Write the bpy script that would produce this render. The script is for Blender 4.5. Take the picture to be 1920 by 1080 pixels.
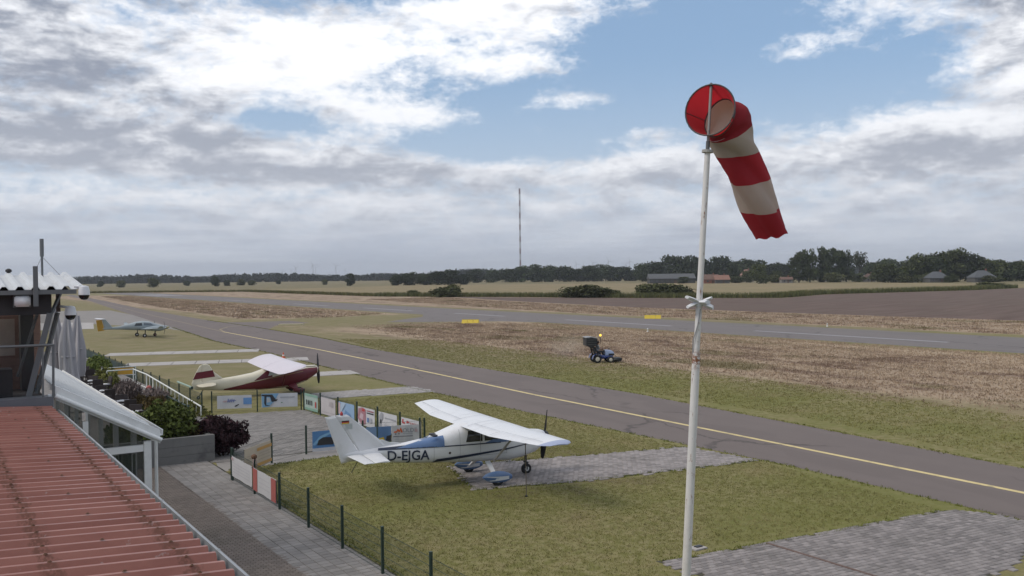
import bpy, bmesh, math, random
import numpy as np
from mathutils import Vector, Matrix, Euler
random.seed(7); rng = np.random.default_rng(11)
R = math.radians
for o in list(bpy.data.objects): bpy.data.objects.remove(o)
scene = bpy.context.scene
COL = scene.collection
# ------------------------------------------------------------------ camera
HEAD = 0.578                       # camera heading, clockwise from +Y (the runway axis)
PITCH, ROLL, CAMZ = 0.01453, 0.0115, 7.2
cam_d = bpy.data.cameras.new('camera'); cam = bpy.data.objects.new('camera', cam_d); COL.objects.link(cam)
cam_d.sensor_width = 36; cam_d.lens = 36 * 1720 / 1920; cam_d.clip_start = 0.1; cam_d.clip_end = 30000
Fh = Vector((math.sin(HEAD), math.cos(HEAD), 0)); R0 = Vector((math.cos(HEAD), -math.sin(HEAD), 0))
Fw = Fh * math.cos(PITCH) - Vector((0, 0, math.sin(PITCH))); U0 = Fh * math.sin(PITCH) + Vector((0, 0, math.cos(PITCH)))
rt = R0 * math.cos(ROLL) - U0 * math.sin(ROLL); up = R0 * math.sin(ROLL) + U0 * math.cos(ROLL)
mw = Matrix((rt, up, -Fw)).transposed().to_4x4(); mw.translation = (0, 0, CAMZ)
cam.matrix_world = mw
scene.camera = cam
# ------------------------------------------------------------------ node helper
class NT:
    def __init__(s, nt): s.nt = nt; s.n = nt.nodes; s.l = nt.links
    def new(s, t, **k):
        n = s.n.new(t)
        for a, b in k.items(): setattr(n, a, b)
        return n
    def put(s, sock, v):
        if v is None: return
        if isinstance(v, bpy.types.NodeSocket): s.l.new(v, sock)
        elif isinstance(v, (tuple, list)):
            v = tuple(v)
            if len(sock.default_value) == 4 and len(v) == 3: v = v + (1,)
            sock.default_value = v
        else: sock.default_value = v
    def m(s, op, a, b=None, c=None, clamp=False):
        n = s.new('ShaderNodeMath', operation=op, use_clamp=clamp)
        s.put(n.inputs[0], a); s.put(n.inputs[1], b); s.put(n.inputs[2], c); return n.outputs[0]
    def v(s, op, a, b=None):
        n = s.new('ShaderNodeVectorMath', operation=op); s.put(n.inputs[0], a); s.put(n.inputs[1], b); return n.outputs[0]
    def sm(s, x, lo, hi, a=0., b=1.):
        n = s.new('ShaderNodeMapRange', interpolation_type='SMOOTHSTEP')
        s.put(n.inputs[0], x); s.put(n.inputs[1], lo); s.put(n.inputs[2], hi); s.put(n.inputs[3], a); s.put(n.inputs[4], b); return n.outputs[0]
    def mix(s, f, a, b, mode='MIX'):
        n = s.new('ShaderNodeMix', data_type='RGBA', blend_type=mode)
        s.put(n.inputs[0], f); s.put(n.inputs[6], a); s.put(n.inputs[7], b); return n.outputs[2]
    def noise(s, vec, scale, detail=3, rough=.55, dist=0, col=False):
        n = s.new('ShaderNodeTexNoise'); s.put(n.inputs['Vector'], vec); n.inputs['Scale'].default_value = scale
        n.inputs['Detail'].default_value = detail; n.inputs['Roughness'].default_value = rough; n.inputs['Distortion'].default_value = dist
        return n.outputs['Color' if col else 'Fac']
    def xyz(s, v): n = s.new('ShaderNodeSeparateXYZ'); s.put(n.inputs[0], v); return n.outputs
    def comb(s, x, y, z): n = s.new('ShaderNodeCombineXYZ'); s.put(n.inputs[0], x); s.put(n.inputs[1], y); s.put(n.inputs[2], z); return n.outputs[0]
    def mul(s, *a):
        r = a[0]
        for b in a[1:]: r = s.m('MULTIPLY', r, b)
        return r
    def add(s, *a):
        r = a[0]
        for b in a[1:]: r = s.m('ADD', r, b)
        return r
# ------------------------------------------------------------------ sky and sun
SUN_EL, SUN_AZ = 44, 285           # azimuth clockwise from +Y: a veiled sun, high on the left of the picture
EXPO = 0.32
world = bpy.data.worlds.new('World'); scene.world = world; world.use_nodes = True
W = NT(world.node_tree); W.n.clear()
wout = W.new('ShaderNodeOutputWorld'); bg = W.new('ShaderNodeBackground'); W.l.new(bg.outputs[0], wout.inputs[0]); bg.inputs[1].default_value = 0.1
sky = W.new('ShaderNodeTexSky', sky_type='NISHITA'); sky.sun_disc = False; sky.sun_elevation = R(SUN_EL); sky.sun_rotation = R(SUN_AZ)
sky.air_density = 1.0; sky.dust_density = 1.5; sky.ozone_density = 1.5
world.cycles.sampling_method = 'MANUAL'; world.cycles.sample_map_resolution = 512
tc = W.new('ShaderNodeTexCoord').outputs['Generated']
dx, dy, dz = W.xyz(tc)
az = W.m('MULTIPLY', W.m('ARCTAN2', dx, dy), 180 / math.pi); el = W.m('MULTIPLY', W.m('ARCSINE', dz), 180 / math.pi)
zz = W.m('ADD', W.m('MAXIMUM', dz, 0.0), 0.085)
pv = W.comb(W.m('DIVIDE', dx, zz), W.m('DIVIDE', dy, zz), 0.0)
wob = W.v('SCALE', W.v('SUBTRACT', W.noise(pv, .9, 3, col=True), (.5, .5, .5)), None); wob.node.inputs['Scale'].default_value = .9
pw = W.v('ADD', pv, wob)
n_big = W.noise(pw, .55, 8, .55); n_med = W.noise(W.v('ADD', pw, (7.3, 2.1, 0)), 1.7, 9, .6)
n_puff = W.noise(W.comb(W.m('MULTIPLY', az, .22), W.m('MULTIPLY', el, .58), 3.0), 1.0, 9, .58, .3)   # clouds seen edge-on keep their own height
n_edge = W.noise(W.comb(W.m('MULTIPLY', az, .62), W.m('MULTIPLY', el, 1.15), 8.0), 1.0, 6, .6, .2)
n_top = W.noise(W.comb(W.m('MULTIPLY', az, .22), W.m('MULTIPLY', W.m('ADD', el, .9), .58), 3.0), 1.0, 6, .58, .3)
n_fine = W.noise(W.comb(W.m('MULTIPLY', az, 1.5), W.m('MULTIPLY', el, 2.4), 5.0), 1.0, 5, .65, .4)
def blob(a0, e0, sa, se, amp):
    u = W.m('DIVIDE', W.m('SUBTRACT', az, a0), sa); v = W.m('DIVIDE', W.m('SUBTRACT', el, e0), se)
    d2 = W.m('ADD', W.m('MULTIPLY', u, u), W.m('MULTIPLY', v, v))
    return W.m('MULTIPLY', W.m('POWER', 2.718, W.m('MULTIPLY', d2, -1.0)), amp)
COVER = [(4, 15, 8, 4, .20), (12, 11, 9, 3, .16), (21, 13.6, 7, 2.6, .26), (10, 7.6, 13, 1.7, .26), (25, 6.3, 9, 1.1, .22), (27, 9.6, 4.5, 1.0, .24), (33, 16, 7, 2.2, .26), (34, 12.6, 3.5, .9, .24),
         (24, 16.9, 5, 1.0, -.22), (18.5, 9.4, 2.5, .7, -.18), (41, 11.5, 5.5, 3.6, -.23), (30, 8.2, 4.5, .9, -.20), (51.5, 12.0, 6.5, 4.6, -.25), (45, 16.3, 3, 1.6, -.12), (37.5, 10.7, 3.0, .9, .36), (34.8, 8.8, 1.6, .5, .22), (41.5, 8.6, 2.2, .5, .24), (51, 13.0, 3.5, 1.3, .30), (55.5, 15.4, 4.5, 2.0, .22),
         (62.5, 12.3, 3.2, 4.5, .28), (42, 6.4, 6.5, 1.2, .30), (56, 7.2, 8, 2.0, .36), (33.5, 9.0, 6, 2.0, -.16), (20, 9.2, 6, .6, -.10), (33, 3, 70, 2.2, .16)]
THICK = [(3, 16, 4, 2.6, .20), (10.5, 12.0, 4, 1.6, .20), (2, 10.5, 6, 1.6, .16), (8, 7.9, 10, 1.2, .30), (22, 6.0, 10, 1.0, .26), (20, 13.0, 7, 2.6, -.26), (32, 16, 7, 2.4, -.22), (31, 12, 8, 3, -.24), (27, 9.6, 5, 1.2, -.2),
         (62.5, 15.0, 3.5, 2.4, .20), (59, 11, 5, 1.0, -.14), (54, 8.6, 6, .9, -.22), (41, 7.3, 5, .7, -.22), (57, 6.2, 8, 1.2, .22), (42, 5.6, 6, .7, .14), (50, 14, 7, 4, -.25), (12, 5.4, 12, .6, -.12)]
cov = W.add(*[blob(*b) for b in COVER]); thk = W.add(*[blob(*b) for b in THICK])
dens = W.add(W.mul(n_big, .24), W.mul(n_med, .24), W.mul(n_puff, .44), W.mul(n_edge, .34), W.mul(n_fine, .24), cov, W.sm(el, 17, 32, 0.0, .16), -.20)
alpha = W.sm(dens, .49, .76)
thick = W.sm(W.add(W.mul(n_puff, .74), W.mul(n_med, .26), W.mul(n_edge, .36), W.mul(n_fine, .22), thk, W.mul(W.m('SUBTRACT', n_top, n_puff), 1.3), -.17), .40, .94)
ccol = W.mix(thick, (8.9, 9.0, 9.3), (2.3, 2.6, 3.3))
ccol = W.mix(W.sm(el, 3, 15, .45, 0.0), ccol, (5.7, 5.9, 6.35))
blue = W.mix(.5, sky.outputs[0], (2.1, 3.7, 6.0))
clear = W.mix(W.sm(el, 0, 14, .85, 0.08), blue, (4.9, 5.6, 6.6))
low = W.sm(el, .4, 6.0, .90, 0.0)
skyc = W.mix(alpha, clear, ccol)
streak = W.noise(W.comb(W.m('MULTIPLY', az, .06), W.m('MULTIPLY', el, 1.1), 1.0), 1.0, 6, .6)
hazec = W.mix(W.sm(streak, .36, .66), (3.7, 4.1, 4.95), (5.4, 5.75, 6.4))
W.put(bg.inputs[0], W.mix(low, skyc, hazec))
sun_d = bpy.data.lights.new('sun', 'SUN'); sun = bpy.data.objects.new('sun', sun_d); COL.objects.link(sun)
sun_d.energy = 1.5; sun_d.angle = R(22); sun_d.color = (1, .93, .83)
sdir = Vector((math.sin(R(SUN_AZ)) * math.cos(R(SUN_EL)), math.cos(R(SUN_AZ)) * math.cos(R(SUN_EL)), math.sin(R(SUN_EL))))
sun.rotation_euler = sdir.to_track_quat('Z', 'Y').to_euler()
vs = scene.view_settings; vs.view_transform = 'Standard'; vs.look = 'None'; vs.exposure = EXPO; vs.gamma = 1; vs.use_curve_mapping = False
scene.render.engine = 'CYCLES'
# ------------------------------------------------------------------ materials
MATS = {}
def M(name, col, rough=.6, metal=0., var=.15, scale=3., bump=0., bscale=30., isl=0., objr=0., dirt=None, dscale=1.2, damt=.5, spec=.5, trans=0., alpha=1., emit=0., coords='Object', stretch=None):
    if name in MATS: return MATS[name]
    m = bpy.data.materials.new(name); m.use_nodes = True; MATS[name] = m
    T = NT(m.node_tree); b = T.n['Principled BSDF']
    b.inputs['Roughness'].default_value = rough; b.inputs['Metallic'].default_value = metal
    b.inputs['Specular IOR Level'].default_value = spec
    if trans: b.inputs['Transmission Weight'].default_value = trans
    if alpha < 1: b.inputs['Alpha'].default_value = alpha
    vec = T.new('ShaderNodeNewGeometry').outputs['Position'] if coords == 'World' else T.new('ShaderNodeTexCoord').outputs['Object']
    if stretch: vec = T.v('MULTIPLY', vec, stretch)
    f = T.noise(vec, scale, 5, .6)
    k = T.m('MULTIPLY', T.m('SUBTRACT', f, .5), 2 * var)
    if isl: k = T.add(k, T.mul(T.m('SUBTRACT', T.new('ShaderNodeNewGeometry').outputs['Random Per Island'], .5), 2 * isl))
    if objr: k = T.add(k, T.mul(T.m('SUBTRACT', T.new('ShaderNodeObjectInfo').outputs['Random'], .5), 2 * objr))
    k = T.m('ADD', k, 1.0)
    c = T.v('SCALE', tuple(col), None); T.put(c.node.inputs['Scale'], k)
    if dirt:
        dm = T.sm(T.noise(vec, dscale, 6, .65), .5, .72, 0, damt); c = T.mix(dm, c, dirt)
    T.put(b.inputs['Base Color'], c)
    if emit: T.put(b.inputs['Emission Color'], tuple(col)); b.inputs['Emission Strength'].default_value = emit
    if bump:
        bn = T.new('ShaderNodeBump'); bn.inputs['Strength'].default_value = bump; bn.inputs['Distance'].default_value = .02
        T.put(bn.inputs['Height'], T.noise(vec, bscale, 4)); T.l.new(bn.outputs[0], b.inputs['Normal'])
    return m
# ------------------------------------------------------------------ mesh helpers
class MB:
    """collects simple shapes; build() links them as ONE mesh object"""
    def __init__(s): s.v = []; s.f = []; s.mi = []
    def raw(s, vs, fs, mi=0):
        o = len(s.v); s.v += [tuple(p) for p in vs]; s.f += [tuple(i + o for i in f) for f in fs]; s.mi += [mi] * len(fs); return s
    def box(s, c, d, rot=None, mi=0, taper=1.0):
        hx, hy, hz = d[0] / 2, d[1] / 2, d[2] / 2
        ps = [Vector((x * (taper if z > 0 else 1), y * (taper if z > 0 else 1), z)) for z in (-hz, hz) for y in (-hy, hy) for x in (-hx, hx)]
        if rot is not None: ps = [rot @ p for p in ps]
        c = Vector(c)
        return s.raw([p + c for p in ps], [(0, 2, 3, 1), (4, 5, 7, 6), (0, 1, 5, 4), (2, 6, 7, 3), (0, 4, 6, 2), (1, 3, 7, 5)], mi)
    def bar(s, a, b, wd, ht=None, mi=0):
        a = Vector(a); b = Vector(b); d = b - a; ht = ht or wd
        q = d.to_track_quat('X', 'Z').to_matrix() if abs(d.normalized().z) < .999 else d.to_track_quat('X', 'Y').to_matrix()
        return s.box((a + b) / 2, (d.length, wd, ht), q, mi)
    def tube(s, pts, rad, n=8, cap=True, mi=0):
        pts = [Vector(p) for p in pts]; k = len(pts)
        if not isinstance(rad, (list, tuple)): rad = [rad] * k
        vs = []; fs = []
        for i, p in enumerate(pts):
            t = (pts[min(i + 1, k - 1)] - pts[max(i - 1, 0)]).normalized()
            r = Vector((0, 0, 1)) if abs(t.z) < .9 else Vector((1, 0, 0))
            x = t.cross(r).normalized(); y = t.cross(x)
            for j in range(n):
                a = 2 * math.pi * j / n; vs.append(p + (x * math.cos(a) + y * math.sin(a)) * rad[i])
        for i in range(k - 1):
            for j in range(n): fs.append((i * n + j, i * n + (j + 1) % n, (i + 1) * n + (j + 1) % n, (i + 1) * n + j))
        if cap: fs.append(tuple(range(n))[::-1]); fs.append(tuple(range((k - 1) * n, k * n)))
        return s.raw(vs, fs, mi)
    def loft(s, rings, close=True, caps=True, mi=0):
        n = len(rings[0]); vs = [p for r in rings for p in r]; fs = []
        for i in range(len(rings) - 1):
            for j in range(n if close else n - 1):
                fs.append((i * n + j, i * n + (j + 1) % n, (i + 1) * n + (j + 1) % n, (i + 1) * n + j))
        if caps: fs.append(tuple(range(n))[::-1]); fs.append(tuple(range((len(rings) - 1) * n, len(rings) * n)))
        return s.raw(vs, fs, mi)
    def prism(s, poly, off, mi=0):
        n = len(poly); off = Vector(off); a = [Vector(p) for p in poly]
        fs = [tuple(range(n))[::-1], tuple(range(n, 2 * n))] + [(i, (i + 1) % n, n + (i + 1) % n, n + i) for i in range(n)]
        return s.raw(a + [p + off for p in a], fs, mi)
    def lathe(s, c, prof, axis='z', n=20, mi=0):
        c = Vector(c); rings = []
        for r, t in prof:
            ring = []
            for j in range(n):
                a = 2 * math.pi * j / n; p, q = r * math.cos(a), r * math.sin(a)
                ring.append(c + Vector({'z': (p, q, t), 'x': (t, p, q), 'y': (p, t, q)}[axis]))
            rings.append(ring)
        return s.loft(rings, mi=mi)
    def ball(s, c, r, n=12, k=8, mi=0, sc=(1, 1, 1)):
        c = Vector(c); rings = []
        for i in range(k + 1):
            t = math.pi * (i + .02) / (k + .04)
            rings.append([c + Vector((r * sc[0] * math.sin(t) * math.cos(2 * math.pi * j / n), r * sc[1] * math.sin(t) * math.sin(2 * math.pi * j / n), -r * sc[2] * math.cos(t))) for j in range(n)])
        return s.loft(rings, mi=mi)
    def mesh(s, name, mats, smooth=False):
        me = bpy.data.meshes.new(name); me.from_pydata(s.v, [], s.f)
        for m in (mats if isinstance(mats, (list, tuple)) else [mats]): me.materials.append(m)
        if any(s.mi): me.polygons.foreach_set('material_index', s.mi)
        if smooth: me.shade_smooth()
        me.update(); return me
    def build(s, name, mats, parent=None, smooth=False, loc=None, world=False, fix=True):
        if world and parent is not None:
            l = parent.location; s.v = [(p[0] - l.x, p[1] - l.y, p[2] - l.z) for p in s.v]
        me = s.mesh(name, mats, smooth)
        if fix:
            bm = bmesh.new(); bm.from_mesh(me); bmesh.ops.recalc_face_normals(bm, faces=bm.faces); bm.to_mesh(me); bm.free()
            if smooth: me.set_sharp_from_angle(angle=R(38))
        o = bpy.data.objects.new(name, me); COL.objects.link(o); o.parent = parent
        if loc: o.location = loc
        return o
def tag(o, label=None, cat=None, group=None, kind=None):
    for k, v in (('label', label), ('category', cat), ('group', group), ('kind', kind)):
        if v: o[k] = v
    return o
def thing(name, label, cat, loc=(0, 0, 0), rz=0., group=None):
    o = bpy.data.objects.new(name, None); COL.objects.link(o); o.location = loc; o.rotation_euler = (0, 0, rz); o.empty_display_size = .2
    return tag(o, label, cat, group)
def copy_tree(o, parent=None):
    c = o.copy(); COL.objects.link(c); c.parent = parent
    for ch in list(o.children): copy_tree(ch, c)
    return c
def inst(me, name, parent, loc=(0, 0, 0), rot=None, sc=None):
    o = bpy.data.objects.new(name, me); COL.objects.link(o); o.parent = parent; o.location = loc
    if rot: o.rotation_euler = rot
    if sc: o.scale = sc
    return o
def sheet(name, poly, z, mat, kind='structure', parent=None):
    o = MB().raw([(x, y, z) for x, y in poly], [tuple(range(len(poly)))]).build(name, mat, parent)
    if o.data.polygons[0].normal.z < 0: o.data.flip_normals()
    if kind and parent is None: o['kind'] = kind
    return o
def text_mesh(s, size, extr=.002, bold=0.):
    cu = bpy.data.curves.new('t', 'FONT'); cu.body = s; cu.size = size; cu.extrude = extr; cu.resolution_u = 3; cu.offset = bold
    o = bpy.data.objects.new('t', cu); COL.objects.link(o); bpy.context.view_layer.update()
    me = bpy.data.meshes.new_from_object(o.evaluated_get(bpy.context.evaluated_depsgraph_get()))
    bpy.data.objects.remove(o); return me
def in_poly(x, y, poly):
    c = False; n = len(poly)
    for i in range(n):
        x1, y1 = poly[i]; x2, y2 = poly[i - 1]
        if (y1 > y) != (y2 > y) and x < (x2 - x1) * (y - y1) / (y2 - y1) + x1: c = not c
    return c
def to_pix(x, y, z):               # where a world point falls in the picture: only used to decide which of many small pieces show largest
    d = Vector((x, y, z - CAMZ)); t = d.dot(Fw)
    return (9e9, 9e9) if t <= .1 else (960 + 1720 * d.dot(rt) / t, 540 - 1720 * d.dot(up) / t)
# ================================================================== THE GROUND
def straw_color(T, pos):
    """dry grass: pale straw, rusty brown and olive patches drawn out along the runway"""
    x, y, z = T.xyz(pos); st_ = T.v('MULTIPLY', pos, (1, .4, 1))
    a = T.noise(st_, .16, 5, .6); c2 = T.noise(T.v('ADD', st_, (31, 7, 0)), .34, 5, .62); f = T.noise(pos, 2.4, 5, .65)
    c = T.mix(T.sm(f, .3, .7), (.262, .192, .136), (.385, .300, .215))
    c = T.mix(T.sm(c2, .46, .62, 0, .8), c, (.165, .110, .080)); c = T.mix(T.sm(a, .54, .66, 0, .75), c, (.150, .128, .062))
    pale = T.mul(T.sm(x, 66, 76), T.sm(x, 77.5, 79, 1, 0)); return T.mix(T.mul(pale, .6), c, (.37, .285, .20))
def ground_material():
    m = bpy.data.materials.new('airfield grass'); m.use_nodes = True; T = NT(m.node_tree); b = T.n['Principled BSDF']
    pos = T.new('ShaderNodeNewGeometry').outputs['Position']; x, y, z = T.xyz(pos)
    n1 = T.noise(pos, .09, 5); n2 = T.noise(pos, .45, 6, .62); n3 = T.noise(pos, 3.2, 5, .65); n4 = T.noise(pos, 14., 3, .6)
    wx = T.add(x, T.mul(T.m('SUBTRACT', n1, .5), 7), T.mul(T.m('SUBTRACT', n2, .5), 3)); wy = T.add(y, T.mul(T.m('SUBTRACT', n2, .5), 22))
    lawn = T.mix(T.sm(n3, .35, .66), (.142, .138, .044), (.222, .196, .094))
    lawn = T.mix(T.sm(n2, .48, .70, 0, .6), lawn, (.235, .188, .098))
    lawn = T.mix(T.sm(n4, .58, .75, 0, .55), lawn, (.30, .245, .155))
    lawn = T.mix(T.sm(n1, .48, .60, 0, .55), lawn, (.138, .145, .038))
    far_l = T.mix(T.sm(n2, .35, .65), (.172, .152, .076), (.222, .182, .112))
    lawn = T.mix(T.sm(y, 40, 75, 0, .75), lawn, far_l)
    straw = straw_color(T, pos)
    band = lambda v, a0, a1, b0, b1: T.mul(T.sm(v, a0, a1), T.sm(v, b0, b1, 1, 0))
    dry1 = T.mul(band(wx, 42.5, 50.0, 75.5, 78), T.sm(wy, 112, 130, 1, 0))
    dry2 = T.mul(band(wx, 45, 50, 75.5, 78), band(wy, 150, 162, 430, 460))
    dry3 = band(wx, 99.5, 103, 200, 210)
    tint = T.mul(band(wx, 41, 46, 47, 49), T.sm(n2, .4, .6), .5)
    c = T.mix(T.m('MAXIMUM', T.m('MAXIMUM', dry1, dry2), T.m('MAXIMUM', dry3, tint)), lawn, straw)
    farf = T.mix(T.sm(n1, .4, .6), (.150, .132, .070), (.190, .155, .088))
    c = T.mix(T.m('MAXIMUM', T.sm(x, 200, 230), T.sm(y, 480, 560)), c, farf)
    dark_patch = T.mul(band(wx, 15, 17.2, 22, 24.5), band(wy, 23, 26, 31, 34), T.sm(n3, .38, .6), .65)  # darker, noise-broken patch of ground around the parked aircraft
    c = T.mix(dark_patch, c, (.10, .08, .045))
    T.put(b.inputs['Base Color'], c); b.inputs['Roughness'].default_value = .95; b.inputs['Specular IOR Level'].default_value = .15
    bn = T.new('ShaderNodeBump'); bn.inputs['Strength'].default_value = .6; bn.inputs['Distance'].default_value = .05
    T.put(bn.inputs['Height'], T.add(n3, T.mul(n4, .6))); T.l.new(bn.outputs[0], b.inputs['Normal'])
    return m
GRASS = ground_material()
tag(MB().raw([(-9000, -3000, 0), (14000, -3000, 0), (14000, 14000, 0), (-9000, 14000, 0)], [(0, 1, 2, 3)]).build('ground', GRASS), kind='structure')

def asphalt(name, col, streak):
    m = M(name, col, .88, var=.0); T = NT(m.node_tree); b = T.n['Principled BSDF']
    pos = T.new('ShaderNodeNewGeometry').outputs['Position']
    a = T.noise(pos, .35, 6, .6); s = T.noise(T.v('MULTIPLY', pos, streak), 1.0, 5, .6); g = T.noise(pos, 40, 2)
    k = T.add(.72, T.mul(a, .24), T.mul(s, .28), T.mul(g, .12))
    c = T.v('SCALE', tuple(col), None); T.put(c.node.inputs['Scale'], k)
    vo = T.new('ShaderNodeTexVoronoi', feature='DISTANCE_TO_EDGE'); T.put(vo.inputs['Vector'], T.v('ADD', T.v('MULTIPLY', pos, (1, .5, 1)), T.v('SCALE', T.noise(pos, .8, 4, col=True), None))); vo.inputs['Scale'].default_value = .16
    crack = T.mul(T.sm(vo.outputs['Distance'], .004, .016, 1, 0), T.sm(T.noise(pos, .12, 3), .46, .58), .65)
    patch = T.sm(T.noise(T.v('MULTIPLY', pos, (.5, .12, 1)), 1.0, 1), .58, .60, 0, .16)
    c = T.mix(patch, c, tuple(q * .62 for q in col)); c = T.mix(crack, c, tuple(q * .35 for q in col)); T.put(b.inputs['Base Color'], c)
    return m
TAXI_ASPH = asphalt('taxiway asphalt', (.132, .106, .096), (.9, .03, 1)); RWY_ASPH = asphalt('runway asphalt', (.140, .121, .115), (.6, .02, 1))
TAXI_L = [(26.0, -10), (26.5, 14), (27.1, 23), (26.8, 35), (26.7, 51), (27.3, 66), (28.4, 87), (28.7, 106), (31.8, 140), (39.5, 228), (49, 330), (60, 480)]
TAXI_R = [(32.0, -10), (33.2, 16), (34.6, 27.7), (36.1, 42), (36.7, 61), (37.9, 83), (40.2, 104), (41.5, 134), (42, 160), (45.3, 228), (53.3, 330), (63.5, 480)]
def strip(name, L, Rr, z, mat, parent=None):
    vs = [(x, y, z) for x, y in L] + [(x, y, z) for x, y in Rr]; n = len(L)
    o = MB().raw(vs, [(i, n + i, n + i + 1, i + 1) for i in range(n - 1)]).build(name, mat, parent)
    for p in o.data.polygons:
        if p.normal.z < 0: o.data.flip_normals(); break
    if parent is None: o['kind'] = 'structure'
    return o
taxi = strip('taxiway', TAXI_L, TAXI_R, .004, TAXI_ASPH)
YEL = M('yellow road paint', (.60, .48, .22), .7, var=.18, scale=1.5, coords='World', dirt=(.18, .145, .11), dscale=1.6, damt=.75)
WPAINT = M('white road paint', (.27, .26, .27), .7, var=.15, scale=1.5, coords='World', dirt=(.16, .15, .15), dscale=1.1, damt=.6)
LC = [(29.1, 0), (29.75, 15.6), (30.3, 28), (31.0, 45.3), (32.2, 63), (33.5, 86.7), (34.6, 124)]
strip('centre_line', [(x - .12, y) for x, y in LC], [(x + .12, y) for x, y in LC], .008, YEL, taxi)
LC2 = [(34.6, 124), (36.6, 152), (41, 215), (48, 300)]
strip('centre_line', [(x - .10, y) for x, y in LC2], [(x + .10, y) for x, y in LC2], .008, M('faded yellow paint', (.24, .19, .12), .8), taxi)
LC3 = [(34.7, 124.2), (36.0, 130.5), (38.5, 135.5), (41.5, 138.5), (45, 140)]
strip('lead_off_line', [(x - .12, y + .1) for x, y in LC3], [(x + .12, y - .1) for x, y in LC3], .0085, MATS['faded yellow paint'], taxi)
sheet('taxiway_exit', [(36.5, 112), (38, 118), (45.2, 134), (52, 138), (52, 147), (45.1, 148), (40, 152), (40.6, 140)], .0025, TAXI_ASPH)
rwy = strip('runway', [(79, -80), (79, 150), (79.5, 300), (81, 520)], [(97, -80), (97, 150), (98.5, 300), (101, 520)], .004, RWY_ASPH)
for (y0, y1) in ((2, 32), (52.5, 77.7), (92.2, 116.5), (134, 152), (169, 194), (215, 240), (277, 305)):
    sheet('centre_dash', [(85.4, y0), (86.2, y0), (86.4, y1), (85.6, y1)], .008, WPAINT, parent=rwy)
for k in range(4): sheet('threshold_bar', [(84 + k * 3, 395), (85.6 + k * 3, 395), (85.9 + k * 3, 445), (84.3 + k * 3, 445)], .008, WPAINT, parent=rwy)
sheet('runway_exit', [(79.4, 152), (74.5, 143), (66, 135.2), (62, 131), (66, 127.5), (70.4, 124), (76, 120), (79.4, 112)], .0025, RWY_ASPH)
CONC = M('tie-down concrete', (.36, .335, .32), .9, var=.16, scale=.8, coords='World', dirt=(.17, .155, .14), dscale=.7, damt=.55)
CONC_D = M('apron concrete', (.215, .195, .18), .9, var=.14, scale=.5, coords='World', dirt=(.11, .105, .1), dscale=.3, damt=.5)
sheet('far_apron', [(20, 240), (32, 231), (38, 229), (36.5, 190), (34, 155), (32.5, 128), (31.2, 118), (30.5, 139), (22.9, 166), (8, 172), (4, 240)], .003, CONC_D)
sheet('concrete_pad', [(6, 176), (22.3, 169), (25.0, 166.2), (21.9, 145.2), (6, 149)], .008, CONC)
# concrete tie-down strips: slabs laid end to end
def slab_strip(name, p0, p1, wd, n, mat=CONC):
    p0 = Vector(p0); p1 = Vector(p1); d = (p1 - p0); L = d.length; d.normalize(); q = Vector((-d.y, d.x))
    o = sheet(name, [p0 - q * wd / 2 + d * 0, p1 - q * wd / 2, p1 + q * wd / 2, p0 + q * wd / 2], .003, MATS.get('joint soil') or M('joint soil', (.06, .055, .035), .95, coords='World'))
    st = L / n; me = MB().raw([(-st / 2 + .015, -wd / 2, 0), (st / 2 - .015, -wd / 2, 0), (st / 2 - .015, wd / 2, 0), (-st / 2 + .015, wd / 2, 0), (-st / 2 + .03, -wd / 2 + .02, .03), (st / 2 - .03, -wd / 2 + .02, .03), (st / 2 - .03, wd / 2 - .02, .03), (-st / 2 + .03, wd / 2 - .02, .03)], [(4, 5, 6, 7), (0, 1, 5, 4), (1, 2, 6, 5), (2, 3, 7, 6), (3, 0, 4, 7)]).mesh('slab', mat)
    for i in range(n):
        c = p0 + d * st * (i + .5); inst(me, 'slab', o, (c.x, c.y, .004 + random.uniform(0, .006)), (0, 0, math.atan2(d.y, d.x)))
    return o
slab_strip('concrete_strip', (15.3, 94.3), (28.5, 89.6), 3.3, 7)
slab_strip('concrete_strip', (14.7, 82.0), (29.0, 77.4), 3.0, 8)
slab_strip('concrete_strip', (19.8, 65.3), (27.7, 64.2), 2.7, 4)
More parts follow.
